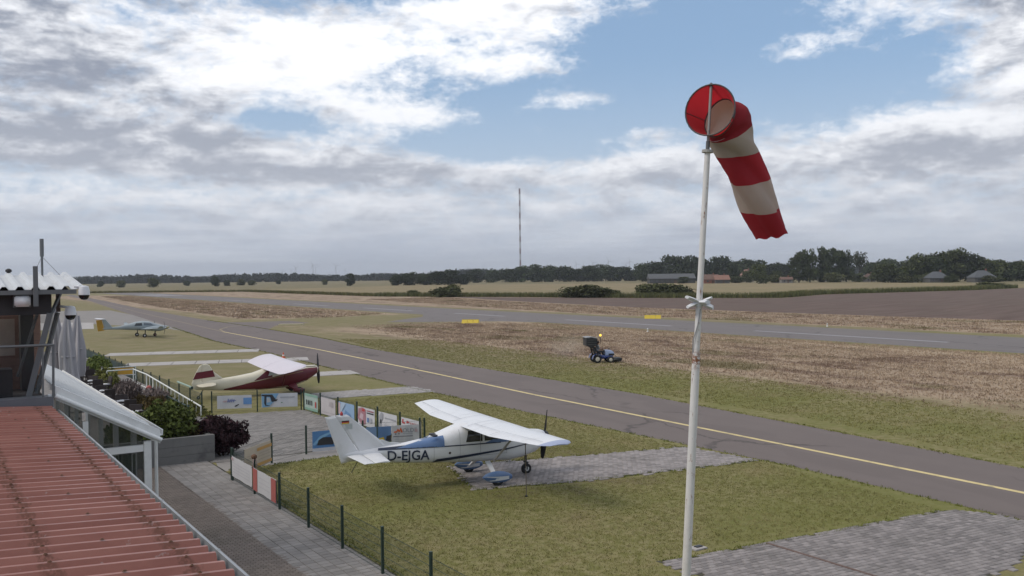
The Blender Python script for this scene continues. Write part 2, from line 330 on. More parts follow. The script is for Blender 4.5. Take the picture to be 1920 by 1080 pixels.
# block paving: the pieces that show largest are objects, the rest one joined part
def paver_mesh(sx, sy, mat, h=.022):
    a, b, i = sx / 2, sy / 2, min(.012, sx * .05)
    return [(-a, -b, 0), (a, -b, 0), (a, b, 0), (-a, b, 0), (-a + i, -b + i, h), (a - i, -b + i, h), (a - i, b - i, h), (-a + i, b - i, h)], [(4, 5, 6, 7), (0, 1, 5, 4), (1, 2, 6, 5), (2, 3, 7, 6), (3, 0, 4, 7)]
def pave(name, poly, sx, sy, mat, ang=0., gap=.006, limit=300, visible=None, bond=True, ragged=0.):
    base = sheet(name, poly, .003, M('joint soil', (.06, .055, .035), .95, coords='World'))
    ca, sa = math.cos(ang), math.sin(ang); xs = [p[0] * ca + p[1] * sa for p in poly]; ys = [-p[0] * sa + p[1] * ca for p in poly]
    cells = []; j = 0; y = min(ys) + sy / 2
    while y < max(ys):
        x = min(xs) + (sx / 2 if j % 2 and bond else sx / 2 if not bond else 0)
        while x < max(xs):
            X, Y = x * ca - y * sa, x * sa + y * ca
            if in_poly(X + random.gauss(0, ragged), Y + random.gauss(0, ragged), poly): cells.append((X, Y))
            x += sx
        y += sy; j += 1
    vs, fs = paver_mesh(sx - gap, sy - gap, mat); me = MB().raw(vs, fs).mesh('paver', mat)
    def key(c):
        u, v = to_pix(c[0], c[1], 0)
        ok = 0 <= u <= 1920 and 0 <= v <= 1080 and (visible is None or visible(u, v))
        return (0 if ok else 1, c[0] ** 2 + c[1] ** 2)
    cells.sort(key=key)
    for X, Y in cells[:limit]: inst(me, 'paver', base, (X, Y, .004 + random.uniform(-.002, .004)), (random.gauss(0, .008), random.gauss(0, .008), ang + random.gauss(0, .01)))
    rest = cells[limit:]
    if rest:
        mb = MB()
        for X, Y in rest:
            dz = .004 + random.uniform(-.002, .004); t1, t2 = random.gauss(0, .008), random.gauss(0, .008)
            mb.raw([(X + px * ca - py * sa, Y + px * sa + py * ca, dz + pz + (px * t1 + py * t2 if pz else 0)) for px, py, pz in vs], fs)
        o = mb.build('paving', mat, base, fix=False); o['kind'] = 'stuff'
    return base
PAVE = M('grey block paving', (.24, .215, .206), .9, var=.16, scale=.9, isl=.24, objr=.24, coords='World', dirt=(.105, .095, .085), dscale=.8, damt=.6, bump=.3, bscale=60)
PAVE_P = M('grey path slabs', (.235, .218, .205), .9, var=.14, scale=.8, isl=.16, objr=.16, coords='World', dirt=(.12, .11, .1), dscale=.6, damt=.5, bump=.3, bscale=60)
PAVE_B = M('brown block paving', (.185, .152, .130), .9, var=.2, scale=.5, isl=.14, objr=.14, coords='World', dirt=(.085, .075, .055), dscale=.5, damt=.6, bump=.3, bscale=60)

over_roof = lambda u, v: v < 770 + (u - 100) * .94 and u > 298
pave('parking_pad', [(15.4, 17.2), (16.4, 16.9), (25.75, 15.85), (26.4, 15.0), (26.3, 13.4), (22.6, 12.0), (17, 11.4), (15.6, 14)], .21, .165, PAVE, -.11, ragged=.06)
MB().box((18.78, 14.1, .03), (.075, 5.0, .02)).build('drain_channel', M('rusty drain grate', (.13, .085, .07), .9, var=.3, scale=6, coords='World'), [o for o in COL.objects if o.name == 'parking_pad'][0])
pave('aircraft_pad', [(15.6, 26.4), (16.8, 30.2), (26.6, 27.7), (26.9, 24.1), (19.6, 25.2)], .21, .165, PAVE, -.11, ragged=.08)
pave('second_aircraft_pad', [(20.0, 51.3), (20.3, 54.3), (27.2, 53.3), (26.9, 50.2)], .3, .3, M('pale block paving', (.29, .27, .26), .9, var=.14, isl=.12, objr=.12, coords='World'), -.05, ragged=.05)
pave('courtyard', [(9.75, 36.2), (17.55, 35.9), (17.5, 47.6), (12.7, 48.9), (12.0, 45), (10.3, 40), (9.4, 37.2)], .30, .20, PAVE_P, .05)
pave('fence_path', [(8.0, 9), (9.62, 9), (9.62, 36.8), (9.3, 37.4), (7.75, 37.4)], .30, .24, PAVE_P, 0, visible=over_roof, bond=False)
pave('brown_path', [(4.6, 10), (7.995, 10), (7.74, 37), (6.2, 37), (4.6, 30)], .20, .10, PAVE_B, 0, visible=over_roof)
sheet('fence_kerb_path', [(9.4, 34.4), (17.6, 34.9), (17.55, 35.88), (9.75, 36.15)], .003, PAVE_P)
# ------------------------------------------------------------------ fields beyond the runway
def field_mat(name, c1, c2, c3, st):
    m = M(name, c1, .95, var=0, spec=.1); T = NT(m.node_tree); b = T.n['Principled BSDF']; pos = T.new('ShaderNodeNewGeometry').outputs['Position']
    rot = T.new('ShaderNodeVectorRotate', rotation_type='Z_AXIS'); T.put(rot.inputs[0], pos); rot.inputs['Angle'].default_value = -.25
    s = T.noise(T.v('MULTIPLY', rot.outputs[0], st), 1.0, 5, .6); n = T.noise(pos, .05, 5)
    T.put(b.inputs['Base Color'], T.mix(T.sm(n, .42, .62, 0, .7), T.mix(T.sm(s, .35, .65), c1, c2), c3)); return m
SOIL = field_mat('ploughed soil', (.105, .074, .062), (.150, .108, .092), (.125, .095, .078), (.05, .5, 1))
sheet('ploughed_field', [(138, 215), (128, 150), (127.5, 105), (129, 66), (135, -60), (460, -60), (380, 150), (348, 183), (308, 177), (236, 183.5), (197, 168), (175.6, 201.6), (158, 245), (150, 266)], .01, SOIL)
STUB = field_mat('ripening crop', (.215, .172, .098), (.255, .200, .120), (.185, .158, .085), (.03, .3, 1))
sheet('crop_field', [(150.5, 268), (162, 246), (176, 203), (198, 169.5), (236, 185), (308, 179), (348, 185), (430, 215), (480, 330), (470, 400), (420, 520), (330, 640), (220, 560), (75, 600), (72, 530), (142, 472), (137, 300)], .014, STUB)
# ------------------------------------------------------------------ grass blades (nobody could count them)
def blades(name, pts, hgt, wid, mat, label, cat, lean=.35, per=3, spread=.06):
    n = len(pts); N = n * per
    p = np.repeat(np.asarray(pts, float), per, 0) + np.c_[rng.normal(0, spread, (N, 2)), np.zeros(N)]
    hh = np.repeat(np.asarray(hgt, float) * np.ones(n), per) * rng.uniform(.55, 1.25, N); a = rng.uniform(0, 6.283, N); l = rng.normal(0, lean, (N, 2)) * hh[:, None]
    dx, dy = np.cos(a) * wid / 2, np.sin(a) * wid / 2
    V = np.empty((N, 3, 3)); V[:, 0] = p + np.c_[dx, dy, np.zeros(N)]; V[:, 1] = p - np.c_[dx, dy, np.zeros(N)]; V[:, 2] = p + np.c_[l, hh]
    me = bpy.data.meshes.new(name); me.vertices.add(N * 3); me.vertices.foreach_set('co', V.ravel()); me.loops.add(N * 3); me.loops.foreach_set('vertex_index', np.arange(N * 3, dtype=np.int32))
    me.polygons.add(N); me.polygons.foreach_set('loop_start', np.arange(0, N * 3, 3, dtype=np.int32)); me.materials.append(mat); me.update(); me.validate()
    o = bpy.data.objects.new(name, me); COL.objects.link(o); return tag(o, label, cat, kind='stuff')
def rand_poly(poly, n, jit=0.):
    P = np.array(poly); lo, hi = P.min(0), P.max(0); out = []
    while len(out) < n:
        q = rng.uniform(lo, hi, (n, 2)); out += [t for t in q if in_poly(t[0], t[1], poly)]
    q = np.array(out[:n]); q[:, 0] += np.where(q[:, 0] < 75 - 0, 1, 0) * rng.normal(0, jit, n); q[:, 1] += rng.normal(0, jit * 2, n); return np.c_[q, np.zeros(n)]
G_DRY = M('dry grass stalks', (.3, .22, .15), .95, var=0, spec=.1); T = NT(G_DRY.node_tree); gi = T.new('ShaderNodeNewGeometry')
sc_ = T.v('SCALE', straw_color(T, gi.outputs['Position']), None); T.put(sc_.node.inputs['Scale'], T.add(.92, T.mul(gi.outputs['Random Per Island'], .3))); T.put(T.n['Principled BSDF'].inputs['Base Color'], sc_)
G_GRN = M('mown grass blades', (.192, .178, .064), .9, var=.35, scale=.35, isl=.22, coords='World', spec=.15, dirt=(.27, .215, .12), dscale=.28, damt=.7)
dry_poly = [(47.5, 24), (48, 60), (49.5, 75), (48.5, 90), (52, 108), (55, 122), (68, 121), (78, 108), (78, 40), (70, 26)]
blades('dry_grass', rand_poly(dry_poly, 34000, 1.4), .11, .08, G_DRY, 'tall dry straw coloured grass beside the runway', 'dry grass', .3, 3, .12)
blades('dry_grass', rand_poly([(101, 40), (128, 60), (126, 105), (126, 150), (135, 215), (146, 265), (118, 265), (103, 150)], 18000), .15, .12, G_DRY, 'dry straw coloured grass between runway and ploughed field', 'dry grass', .3, 3, .15)
blades('dry_grass', rand_poly([(48, 162), (52, 245), (66, 420), (78, 420), (77, 240), (76, 160), (60, 152)], 12000), .16, .2, G_DRY, 'dry straw coloured grass between taxiway and far runway', 'dry grass', .3, 3, .2)
lawn = [(9.75, 12), (15.3, 14), (15.3, 17.4), (25.7, 16.1), (26.8, 24), (19, 25), (15.4, 26.2), (16.8, 30.4), (26.5, 28.0), (26.6, 50), (18, 50), (17.7, 34.8), (9.5, 34.2)]
blades('lawn_grass', rand_poly(lawn, 60000), .04, .018, G_GRN, 'short mottled green lawn around the parked white aircraft', 'grass', .6, 3, .035)
blades('lawn_grass', rand_poly([(36.6, 30), (34, 16), (44, 16), (47, 35), (48, 60), (49, 90), (41.0, 100), (38, 80), (37, 55)], 26000), .06, .04, G_GRN, 'short mown grass strip between taxiway and dry grass', 'grass', .5, 3, .06)
edge = []
for L in (TAXI_L, TAXI_R):
    for (x0, y0), (x1, y1) in zip(L[1:8], L[2:9]):
        for k in range(int(math.hypot(x1 - x0, y1 - y0) * 14)):
            t = random.random(); edge.append((x0 + (x1 - x0) * t + random.gauss(0, .10) + (-.08 if L is TAXI_L else .08), y0 + (y1 - y0) * t, .0))
for poly in ([(15.4, 17.2), (16.4, 16.9), (25.75, 15.85)], [(15.6, 26.4), (16.8, 30.2)], [(15.6, 26.4), (19.6, 25.2), (26.9, 24.1)], [(16.8, 30.2), (26.6, 27.7)], [(9.7, 12), (9.7, 34)], [(9.7, 34.4), (17.6, 34.85)]):
    for (x0, y0), (x1, y1) in zip(poly, poly[1:]):
        for k in range(int(math.hypot(x1 - x0, y1 - y0) * 22)):
            t = random.random(); edge.append((x0 + (x1 - x0) * t + random.gauss(0, .07), y0 + (y1 - y0) * t + random.gauss(0, .07), .0))
blades('edge_grass', edge, .07, .025, M('edge grass', (.125, .14, .025), .9, var=.4, scale=1, isl=.35, coords='World', spec=.15), 'ragged green grass along the edges of asphalt and paving', 'grass', .6, 4, .04)
G_CROP = M('standing maize', (.105, .112, .048), .9, var=.4, scale=.2, isl=.4, coords='World', spec=.1, dirt=(.17, .14, .06), dscale=.15, damt=.7)
cr = []
line = [(137, 300), (150.5, 268), (162, 246), (176, 203), (198, 169.5), (236, 185), (308, 179), (348, 185)]
for (x0, y0), (x1, y1) in zip(line, line[1:]):
    L = math.hypot(x1 - x0, y1 - y0); nx, ny = -(y1 - y0) / L, (x1 - x0) / L
    if nx + ny < 0: nx, ny = -nx, -ny
    for k in range(int(L * 26)):
        t = random.random(); d = random.random() ** 1.5 * 6; cr.append((x0 + (x1 - x0) * t + nx * d, y0 + (y1 - y0) * t + ny * d, 0))
blades('maize', cr, 1.5, .22, G_CROP, 'tall green maize along the edge of the ploughed field', 'maize', .18, 3, .2)
cr = []
line = [(73, 530), (142, 472), (138.5, 380), (137, 300)]
for (x0, y0), (x1, y1) in zip(line, line[1:]):
    L = math.hypot(x1 - x0, y1 - y0)
    for k in range(int(L * 14)):
        t = random.random(); cr.append((x0 + (x1 - x0) * t + random.uniform(0, 6), y0 + (y1 - y0) * t + random.uniform(0, 7), 0))
blades('field_margin', cr, 1.1, .3, M('olive field margin', (.115, .108, .045), .9, var=.3, isl=.35, coords='World', spec=.1), 'olive green field margin beyond the end of the runway', 'field margin', .18, 3, .3)
# ================================================================== FOLIAGE
def leaf_mesh(name, blobs, n, leaf, mat, shell=.55, aspect=1.6, up=.0, seed=1):
    g = np.random.default_rng(seed); B = np.array(blobs, float); vol = B[:, 3] * B[:, 4] * B[:, 5]; idx = g.choice(len(B), n, p=vol ** .8 / (vol ** .8).sum())
    d = g.normal(0, 1, (n, 3)); d /= np.linalg.norm(d, axis=1)[:, None]; r = g.uniform(shell ** 3, 1, n) ** (1 / 3) * g.uniform(.85, 1.12, n)
    p = B[idx, :3] + d * r[:, None] * B[idx, 3:6]
    a = g.normal(0, 1, (n, 3)); a += d * .3; a[:, 2] += up; a /= np.linalg.norm(a, axis=1)[:, None]
    b = np.cross(a, g.normal(0, 1, (n, 3))); b /= np.linalg.norm(b, axis=1)[:, None]
    s = leaf * g.uniform(.6, 1.35, n)[:, None]; c = np.cross(a, b) * s * .18
    V = np.stack([p - a * s * aspect / 2, p + b * s / 2 + c, p + a * s * aspect / 2, p - b * s / 2 + c], 1).reshape(-1, 3)
    me = bpy.data.meshes.new(name); me.vertices.add(n * 4); me.vertices.foreach_set('co', V.ravel()); me.loops.add(n * 4); me.loops.foreach_set('vertex_index', np.arange(n * 4, dtype=np.int32))
    me.polygons.add(n); me.polygons.foreach_set('loop_start', np.arange(0, n * 4, 4, dtype=np.int32)); me.materials.append(mat); me.update(); me.validate(); return me
def leafmat(name, col, isl=.35, objr=.18):
    m = M(name, col, .85, var=.35, scale=.35, isl=isl, objr=objr, spec=.2); return m
def shrub(name, label, cat, loc, blobs, n, leaf, mat, stems=4, up=0., seed=1, group=None, aspect=1.6):
    t = thing(name, label, cat, loc, group=group)
    o = bpy.data.objects.new('foliage', leaf_mesh('foliage', blobs, n, leaf, mat, .35, aspect, up, seed)); COL.objects.link(o); o.parent = t
    mb = MB(); g = random.Random(seed)
    for k in range(stems):
        b = blobs[k % len(blobs)]; mb.tube([(b[0] * .2 + g.gauss(0, .05), b[1] * .2 + g.gauss(0, .05), 0), (b[0] * .7, b[1] * .7, b[2] * .6), (b[0] + g.gauss(0, .1), b[1] + g.gauss(0, .1), b[2] + b[5] * .4)], [.035, .025, .01], 6)
    mb.build('stem', M('shrub bark', (.06, .045, .03), .9), t); return t
# ================================================================== RED ROOFED ANNEX (below the camera)
XE, ZE, YE = 2.62, 4.20, 23.37; SL = .065
ROOFR = bpy.data.materials.new('red coated roof sheet'); ROOFR.use_nodes = True; MATS['red coated roof sheet'] = ROOFR
T = NT(ROOFR.node_tree); b = T.n['Principled BSDF']; pos = T.new('ShaderNodeNewGeometry').outputs['Position']; px, py, pz = T.xyz(pos)
fade = T.noise(T.v('MULTIPLY', pos, (.6, 2.5, 1)), 1.0, 5, .6); fine = T.noise(pos, 26, 4, .65); sp = T.noise(pos, 9, 3, .6)
c = T.mix(T.sm(fade, .35, .65), (.235, .082, .058), (.295, .118, .086))
c = T.mix(T.sm(fine, .62, .75, 0, .15), c, (.33, .20, .17)); c = T.mix(T.sm(sp, .66, .74, 0, .5), c, (.36, .31, .29))
wob = T.mul(T.m('SUBTRACT', T.noise(pos, 7, 4, .7), .5), .34)
rust = None
for xr, wd in ((2.30, .085), (1.08, .085)):
    q = T.sm(T.m('ABSOLUTE', T.m('SUBTRACT', T.add(px, wob), xr)), wd * .5, wd * 1.5, .95, 0); rust = q if rust is None else T.m('MAXIMUM', rust, q)
rust = T.mul(rust, T.sm(fine, .36, .56))
c = T.mix(T.mul(rust, .8), c, (.13, .046, .022))
T.put(b.inputs['Base Color'], c); b.inputs['Roughness'].default_value = .42; b.inputs['Specular IOR Level'].default_value = .45
T.put(b.inputs['Roughness'], T.add(.27, T.mul(fade, .22)))
bn = T.new('ShaderNodeBump'); bn.inputs['Strength'].default_value = .12; bn.inputs['Distance'].default_value = .01; T.put(bn.inputs['Height'], T.noise(pos, 18, 4)); T.l.new(bn.outputs[0], b.inputs['Normal'])
ZINC = M('weathered zinc', (.34, .35, .36), .5, .6, var=.15, scale=3, dirt=(.12, .12, .12), dscale=2)
RENDER = M('cream render', (.45, .42, .37), .9, bump=.2)
annex = thing('annex_building', 'low annex building with red ribbed metal roof in the foreground', 'building', (-3, 10, 0))
MB().box((-2.6, 9.6, 2.02), (9.9, 27.2, 4.04)).build('wall', RENDER, annex, world=True)
PITCHR = .3234; RIB0 = 9.59 - 28 * PITCHR + .05
prof = [(0, 0), (.085, 0), (.140, .095), (.195, .095), (.250, 0), (PITCHR, 0)]       # valley, crest, valley
def roof_sheet_mesh(x0, x1, nrib, lift):
    mb = MB(); pts = []
    for i in range(nrib): pts += [(i * PITCHR + a, z) for a, z in prof[:-1]]
    pts.append((nrib * PITCHR, 0)); pts += [(nrib * PITCHR + a, z) for a, z in prof[1:5]]      # laps over the next rib
    n = len(pts); K = 5; vs = []
    for k in range(K + 1):
        x = x0 + (x1 - x0) * k / K
        vs += [(x, a, z + (XE - x) * SL + lift * (1 if i >= n - 5 else .15)) for i, (a, z) in enumerate(pts)]
    vs += [(p[0], p[1], p[2] - .006) for p in vs]; o = n * (K + 1); fs = []
    for k in range(K):
        for i in range(n - 1): fs += [(k * n + i, k * n + i + 1, (k + 1) * n + i + 1, (k + 1) * n + i), (o + k * n + i, o + (k + 1) * n + i, o + (k + 1) * n + i + 1, o + k * n + i + 1)]
    for i in range(n - 1): fs += [(K * n + i, K * n + i + 1, o + K * n + i + 1, o + K * n + i), (i, o + i, o + i + 1, i + 1)]
    for k in range(K): fs += [(k * n, (k + 1) * n, o + (k + 1) * n, o + k * n), (k * n + n - 1, o + k * n + n - 1, o + (k + 1) * n + n - 1, (k + 1) * n + n - 1)]
    return mb.raw(vs, fs).mesh('roof_sheet', ROOFR)
rs = roof_sheet_mesh(-6.2, XE, 4, .014); y = RIB0; nsh = 0
roofp = MB().box((-1.7, 11, 4.36), (.2, 20, .08)).build('roof', ZINC, annex, world=True)
while y + 4 * PITCHR < YE + .15:
    inst(rs, 'roof_sheet', roofp, (0 - annex.location.x, y - annex.location.y, ZE - annex.location.z)); y += 4 * PITCHR; nsh += 1
if y + PITCHR < YE + .1:
    k = int((YE + .05 - y) / PITCHR); inst(roof_sheet_mesh(-6.2, XE, k, .014), 'roof_sheet', roofp, (0 - annex.location.x, y - annex.location.y, ZE - annex.location.z))
scr = MB().lathe((0, 0, 0), [(.024, 0), (.024, .004), (.013, .006), (.012, .014), (.002, .016)], n=8).mesh('roof_screw', M('rusty screw', (.12, .06, .035), .8, .3, var=.3))
yy = RIB0 + .163
i = 0
while yy < YE:
    for xr in (2.30, 1.08): inst(scr, 'roof_screw', roofp, (xr + random.gauss(0, .012) - annex.location.x, yy + random.gauss(0, .012) - annex.location.y, ZE + .097 + (XE - xr) * SL - annex.location.z))
    if i % 4 == 3: inst(scr, 'roof_screw', roofp, (1.69 + random.gauss(0, .03) - annex.location.x, yy - annex.location.y, ZE + .110 + (XE - 1.69) * SL - annex.location.z))
    yy += PITCHR; i += 1
gp = [(XE - .03, ZE - .05), (XE - .03, ZE - .15), (XE + .12, ZE - .15), (XE + .135, ZE - .01), (XE + .15, ZE - .01), (XE + .15, ZE + .012), (XE + .118, ZE + .012), (XE + .105, ZE - .135), (XE - .015, ZE - .135), (XE - .015, ZE - .05)]
MB().loft([[(x, -4, z) for x, z in gp], [(x, YE + .03, z) for x, z in gp]]).build('gutter', ZINC, annex, world=True)
for gy in (10.2, 12.9, 16.4, 20.1): MB().box((XE + .14, gy, ZE + .006), (.03, .05, .022)).build('gutter_clip', ZINC, annex, world=True)
# ================================================================== CONSERVATORY
WPVC = M('white plastic frame', (.74, .74, .73), .4, var=.06, scale=2, dirt=(.42, .41, .40), dscale=1.5, damt=.4)
GLASS = M('dark window glass', (.03, .04, .04), .04, spec=.6, var=.2, scale=1, alpha=.5)
WROOF = M('white roof sheet', (.72, .72, .71), .5, var=.1, scale=1.2, dirt=(.36, .36, .35), dscale=1.8, damt=.5)
YC = 23.62
cons = thing('conservatory', 'white framed conservatory with pale ribbed lean-to roof', 'conservatory', (4.0, 30, 0))
# pitched roof: base plate, then ribs running down the slope
def cz(x): return 3.50 + (4.93 - x) * .55
rp = MB().prism([(4.96, YC - .05, cz(4.96) - .03), (4.96, YC - .05, cz(4.96)), (2.72, YC - .05, cz(2.72)), (2.72, YC - .05, cz(2.72) - .03)], (0, 18.0, 0)).build('roof', WROOF, cons, world=True)
q = math.atan(.55)
ribme = MB().box((0, 0, .014), (2.22 / math.cos(q), .045, .028)).mesh('roof_rib', WROOF)
k = 0; y = YC + 1.05
while y < YC + 17.9:
    inst(ribme, 'roof_rib', rp, (3.84 - 4.0, y - 30, cz(3.84) + .002), (0, q, 0)); y += .16; k += 1
MB().prism([(5.0, YC - .09, cz(5.0) - .30), (5.0, YC - .09, cz(5.0) + .03), (2.70, YC - .09, cz(2.70) + .03), (2.70, YC - .09, cz(2.70) - .30)], (0, .12, 0)).build('fascia', WPVC, cons, world=True)
MB().tube([(5.02, YC - .13, cz(5.02) - .20), (2.70, YC - .13, cz(2.70) - .20)], .055, 10).build('edge_trim', WPVC, cons, world=True, smooth=True)
gp = [(4.96, 3.36), (5.06, 3.36), (5.07, 3.50), (5.05, 3.50), (5.04, 3.39), (4.98, 3.39)]
MB().loft([[(x, YC - .1, z) for x, z in gp], [(x, YC + 18, z) for x, z in gp]]).build('gutter', WPVC, cons, world=True)
MB().box((4.71, YC, 1.62), (.17, .16, 3.24)).build('corner_post', WPVC, cons, world=True)
MB().box((3.335, YC, 2.0), (.12, .12, 3.72)).build('post', WPVC, cons, world=True)
MB().box((4.01, YC - .01, 3.085), (1.22, .1, .16)).build('transom', WPVC, cons, world=True)
MB().box((2.62, YC, 3.5), (.12, .12, 2.1)).build('post', WPVC, cons, world=True)
MB().tube([(4.90, YC - .10, 3.33), (4.90, YC - .10, 3.18), (4.905, YC - .06, 3.1), (4.905, YC - .06, 0)], .04, 10).build('downpipe', WPVC, cons, world=True, smooth=True)
for poly in ([(3.40, 3.17), (4.62, 3.17), (4.62, cz(4.62) - .16), (3.40, cz(3.40) - .16)], [(3.40, .1), (4.62, .1), (4.62, 3.0), (3.40, 3.0)], [(2.69, .1), (3.27, .1), (3.27, cz(3.27) - .16), (2.69, cz(2.69) - .16)]):
    MB().prism([(x, YC + .01, z) for x, z in poly], (0, .012, 0)).build('pane', GLASS, cons, world=True)
CURT = M('dark green curtain', (.09, .11, .085), .9, var=.4, scale=3)
cur = MB()
for k in range(24):
    x0 = 2.75 + k * .079; cur.box((x0, YC + .9 + .05 * math.sin(k * 2.1), 1.5), (.06, .03, 2.6))
cur.build('curtain', CURT, cons, world=True)
MB().box((2.2, YC + 9, 1.8), (.2, 17.8, 3.6)).build('back_wall', M('dark wall panel', (.10, .085, .07), .9), cons, world=True)  # back wall in one dark brown colour
for k in range(7): MB().box((4.85, YC + 2.6 * k + 2.4, 1.62), (.14, .1, 3.24)).build('post', WPVC, cons, world=True)
# ================================================================== VIEWING TOWER CABIN
GREYM = M('grey painted steel', (.145, .15, .155), .55, .2, var=.15, scale=2)
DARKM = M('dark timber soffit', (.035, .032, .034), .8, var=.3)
tow = thing('tower_cabin', 'glazed tower cabin with white corrugated roof beyond the red roof', 'tower cabin', (0.5, 25, 4.2))
YT = 23.75
# corrugated white roof, ribs run away from the camera
def tower_roof():
    mb = MB(); pr = []; x = -3.0
    while x < 3.22:
        pr += [(x, 0), (x + .13, 0), (x + .185, .075), (x + .265, .075)]; x += .32
    pr.append((3.22, 0)); n = len(pr); vs = []
    for y, z in ((YT - .15, 6.985), (26.5, 7.33)): vs += [(a, y, z + h) for a, h in pr]
    vs += [(a, b, c - .012) for a, b, c in vs[:]]
    fs = [(i, i + 1, n + i + 1, n + i) for i in range(n - 1)] + [(2 * n + i, 3 * n + i, 3 * n + i + 1, 2 * n + i + 1) for i in range(n - 1)] + [(i, 2 * n + i, 2 * n + i + 1, i + 1) for i in range(n - 1)] + [(n + i, n + i + 1, 3 * n + i + 1, 3 * n + i) for i in range(n - 1)]
    return mb.raw(vs, fs)
tower_roof().build('roof', M('white corrugated sheet', (.50, .51, .52), .5, var=.08, dirt=(.4, .39, .37), dscale=2, damt=.5), tow, world=True)
MB().box((.1, YT - .12, 6.92), (6.2, .06, .10)).build('eave_rail', GREYM, tow, world=True)
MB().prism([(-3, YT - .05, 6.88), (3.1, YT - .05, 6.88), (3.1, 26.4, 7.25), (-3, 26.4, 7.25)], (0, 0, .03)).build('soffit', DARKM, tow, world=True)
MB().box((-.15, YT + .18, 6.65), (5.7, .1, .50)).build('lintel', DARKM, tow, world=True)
MB().box((-.2, YT - .05, 4.39), (5.72, .45, .24)).build('ledge', M('grey ledge flashing', (.15, .155, .17), .5, .3, var=.12), tow, world=True)
MB().box((-.2, 26.0, 4.3), (5.7, 4.0, .1)).build('floor', DARKM, tow, world=True)
# slanted glazing, leaning outward at the top
MB().bar((2.20, YT + .22, 4.5), (2.66, YT + .12, 6.42), .10, .12).build('corner_post', GREYM, tow, world=True)
MB().bar((2.42, YT + .75, 4.5), (2.86, YT + .45, 6.42), .08, .08).build('side_post', GREYM, tow, world=True)
MB().bar((2.43, YT + .35, 6.45), (2.05, YT + 1.1, 4.9), .05).build('brace', GREYM, tow, world=True)
MB().bar((1.35, YT + .22, 4.5), (1.42, YT + .12, 6.42), .08).build('mullion', GREYM, tow, world=True)
MB().bar((2.66, YT - .22, 4.48), (2.68, YT - .22, 5.72), .05).build('rail_post', GREYM, tow, world=True)
MB().bar((2.45, YT - .20, 4.48), (2.46, YT - .20, 5.70), .04).build('rail_post', GREYM, tow, world=True)
MB().tube([(-2.8, YT - .22, 5.74), (2.68, YT - .22, 5.70)], .032, 8).build('handrail', GREYM, tow, world=True)
MB().box((2.93, YT + .9, 6.7), (.09, .09, .55)).build('roof_post', M('brown timber post', (.09, .055, .045), .8), tow, world=True)
MB().bar((2.66, YT + .1, 6.35), (2.95, YT + .5, 6.92), .06).build('brace', GREYM, tow, world=True)
for poly in ([(1.43, 4.55), (2.14, 4.55), (2.58, 6.38), (1.48, 6.38)], [(-2.8, 4.55), (1.31, 4.55), (1.37, 6.38), (-2.8, 6.38)]):
    MB().prism([(x, YT + .22 - (z - 4.5) * .052, z) for x, z in poly], (0, .012, 0)).build('pane', M('tower glass', (.05, .05, .05), .03, alpha=.14, spec=.5, var=.05), tow, world=True)
MB().prism([(2.26, YT + .27, 4.55), (2.40, YT + .70, 4.55), (2.82, YT + .42, 6.4), (2.70, YT + .17, 6.4)], (.01, 0, 0)).build('pane', MATS['tower glass'], tow, world=True)
WOODI = M('brown timber cladding', (.36, .205, .155), .7, var=.3, scale=2, stretch=(1, 1, 8))
inn = MB()
for k in range(11): inn.box((-.15, 27.2, 4.45 + k * .21), (5.9, .05, .195))
inn.box((-.15, 27.26, 5.5), (5.9, .04, 2.4)); inn.build('back_wall', WOODI, tow, world=True)
for sx, wz in ((.9, .8), (1.88, .62)):
    MB().box((sx, 27.15, 5.72), (wz, .06, .95)).build('inner_window', M('pale inner window', (.62, .50, .42), .6, var=.2), tow, world=True)
MB().box((2.42, 26.75, 5.4), (.30, .5, 2.0)).build('cupboard', DARKM, tow, world=True)
MB().box((.4, 25.6, 4.85), (2.6, .8, .07)).build('desk', DARKM, tow, world=True)
MB().box((1.62, 25.5, 4.7), (.7, .6, .7)).build('desk_chair', DARKM, tow, world=True)
MB().loft([[(x, y, 5.15) for x, y in ((.2, 25.2), (1.05, 25.2), (1.05, 26), (.2, 26))], [(x, y, 5.4) for x, y in ((.2, 25.4), (.75, 25.4), (.75, 25.8), (.2, 25.8))]]).build('glass_reflection', M('pale green reflection', (.22, .27, .22), .7), tow, world=True)  # reflection in the cabin glass, put in as a pale green block
def rounded(c, d, r=.03):
    bm = bmesh.new(); bmesh.ops.create_cube(bm, size=1); bmesh.ops.scale(bm, vec=d, verts=bm.verts); bmesh.ops.bevel(bm, geom=bm.edges[:] , offset=r, segments=3, affect='EDGES'); bmesh.ops.translate(bm, vec=c, verts=bm.verts); return bm
def bm_obj(bm, name, mat, parent=None, world=False, smooth=True):
    if world and parent is not None: bmesh.ops.translate(bm, vec=-parent.location, verts=bm.verts)
    me = bpy.data.meshes.new(name); bm.to_mesh(me); bm.free(); me.materials.append(mat)
    if smooth: me.shade_smooth()
    o = bpy.data.objects.new(name, me); COL.objects.link(o); o.parent = parent; return o
lb = thing('bulkhead_lamp', 'pale rectangular bulkhead lamp under the tower cabin eave', 'lamp', (2.08, YT - .02, 6.6)); lb.location = (2.08, YT - .02, 6.59)
bm_obj(rounded((0, -.04, .13), (.33, .1, .25), .03), 'diffuser', M('milky lamp cover', (.80, .79, .80), .4), lb); MB().box((0, .055, .13), (.36, .11, .28)).build('back_plate', GREYM, lb)
gpst = thing('aerial_post', 'short square grey post fixed to the tower cabin eave', 'post', (2.34, YT - .21, 6.6))
MB().box((0, 0, .46), (.10, .06, .92)).build('post', GREYM, gpst); MB().box((0, .03, .30), (.06, .05, .06)).build('bracket', GREYM, gpst)
an = thing('aerial_mast', 'slim grey aerial mast with stay wires on the tower cabin roof', 'aerial', (2.75, 26.1, 7.3))
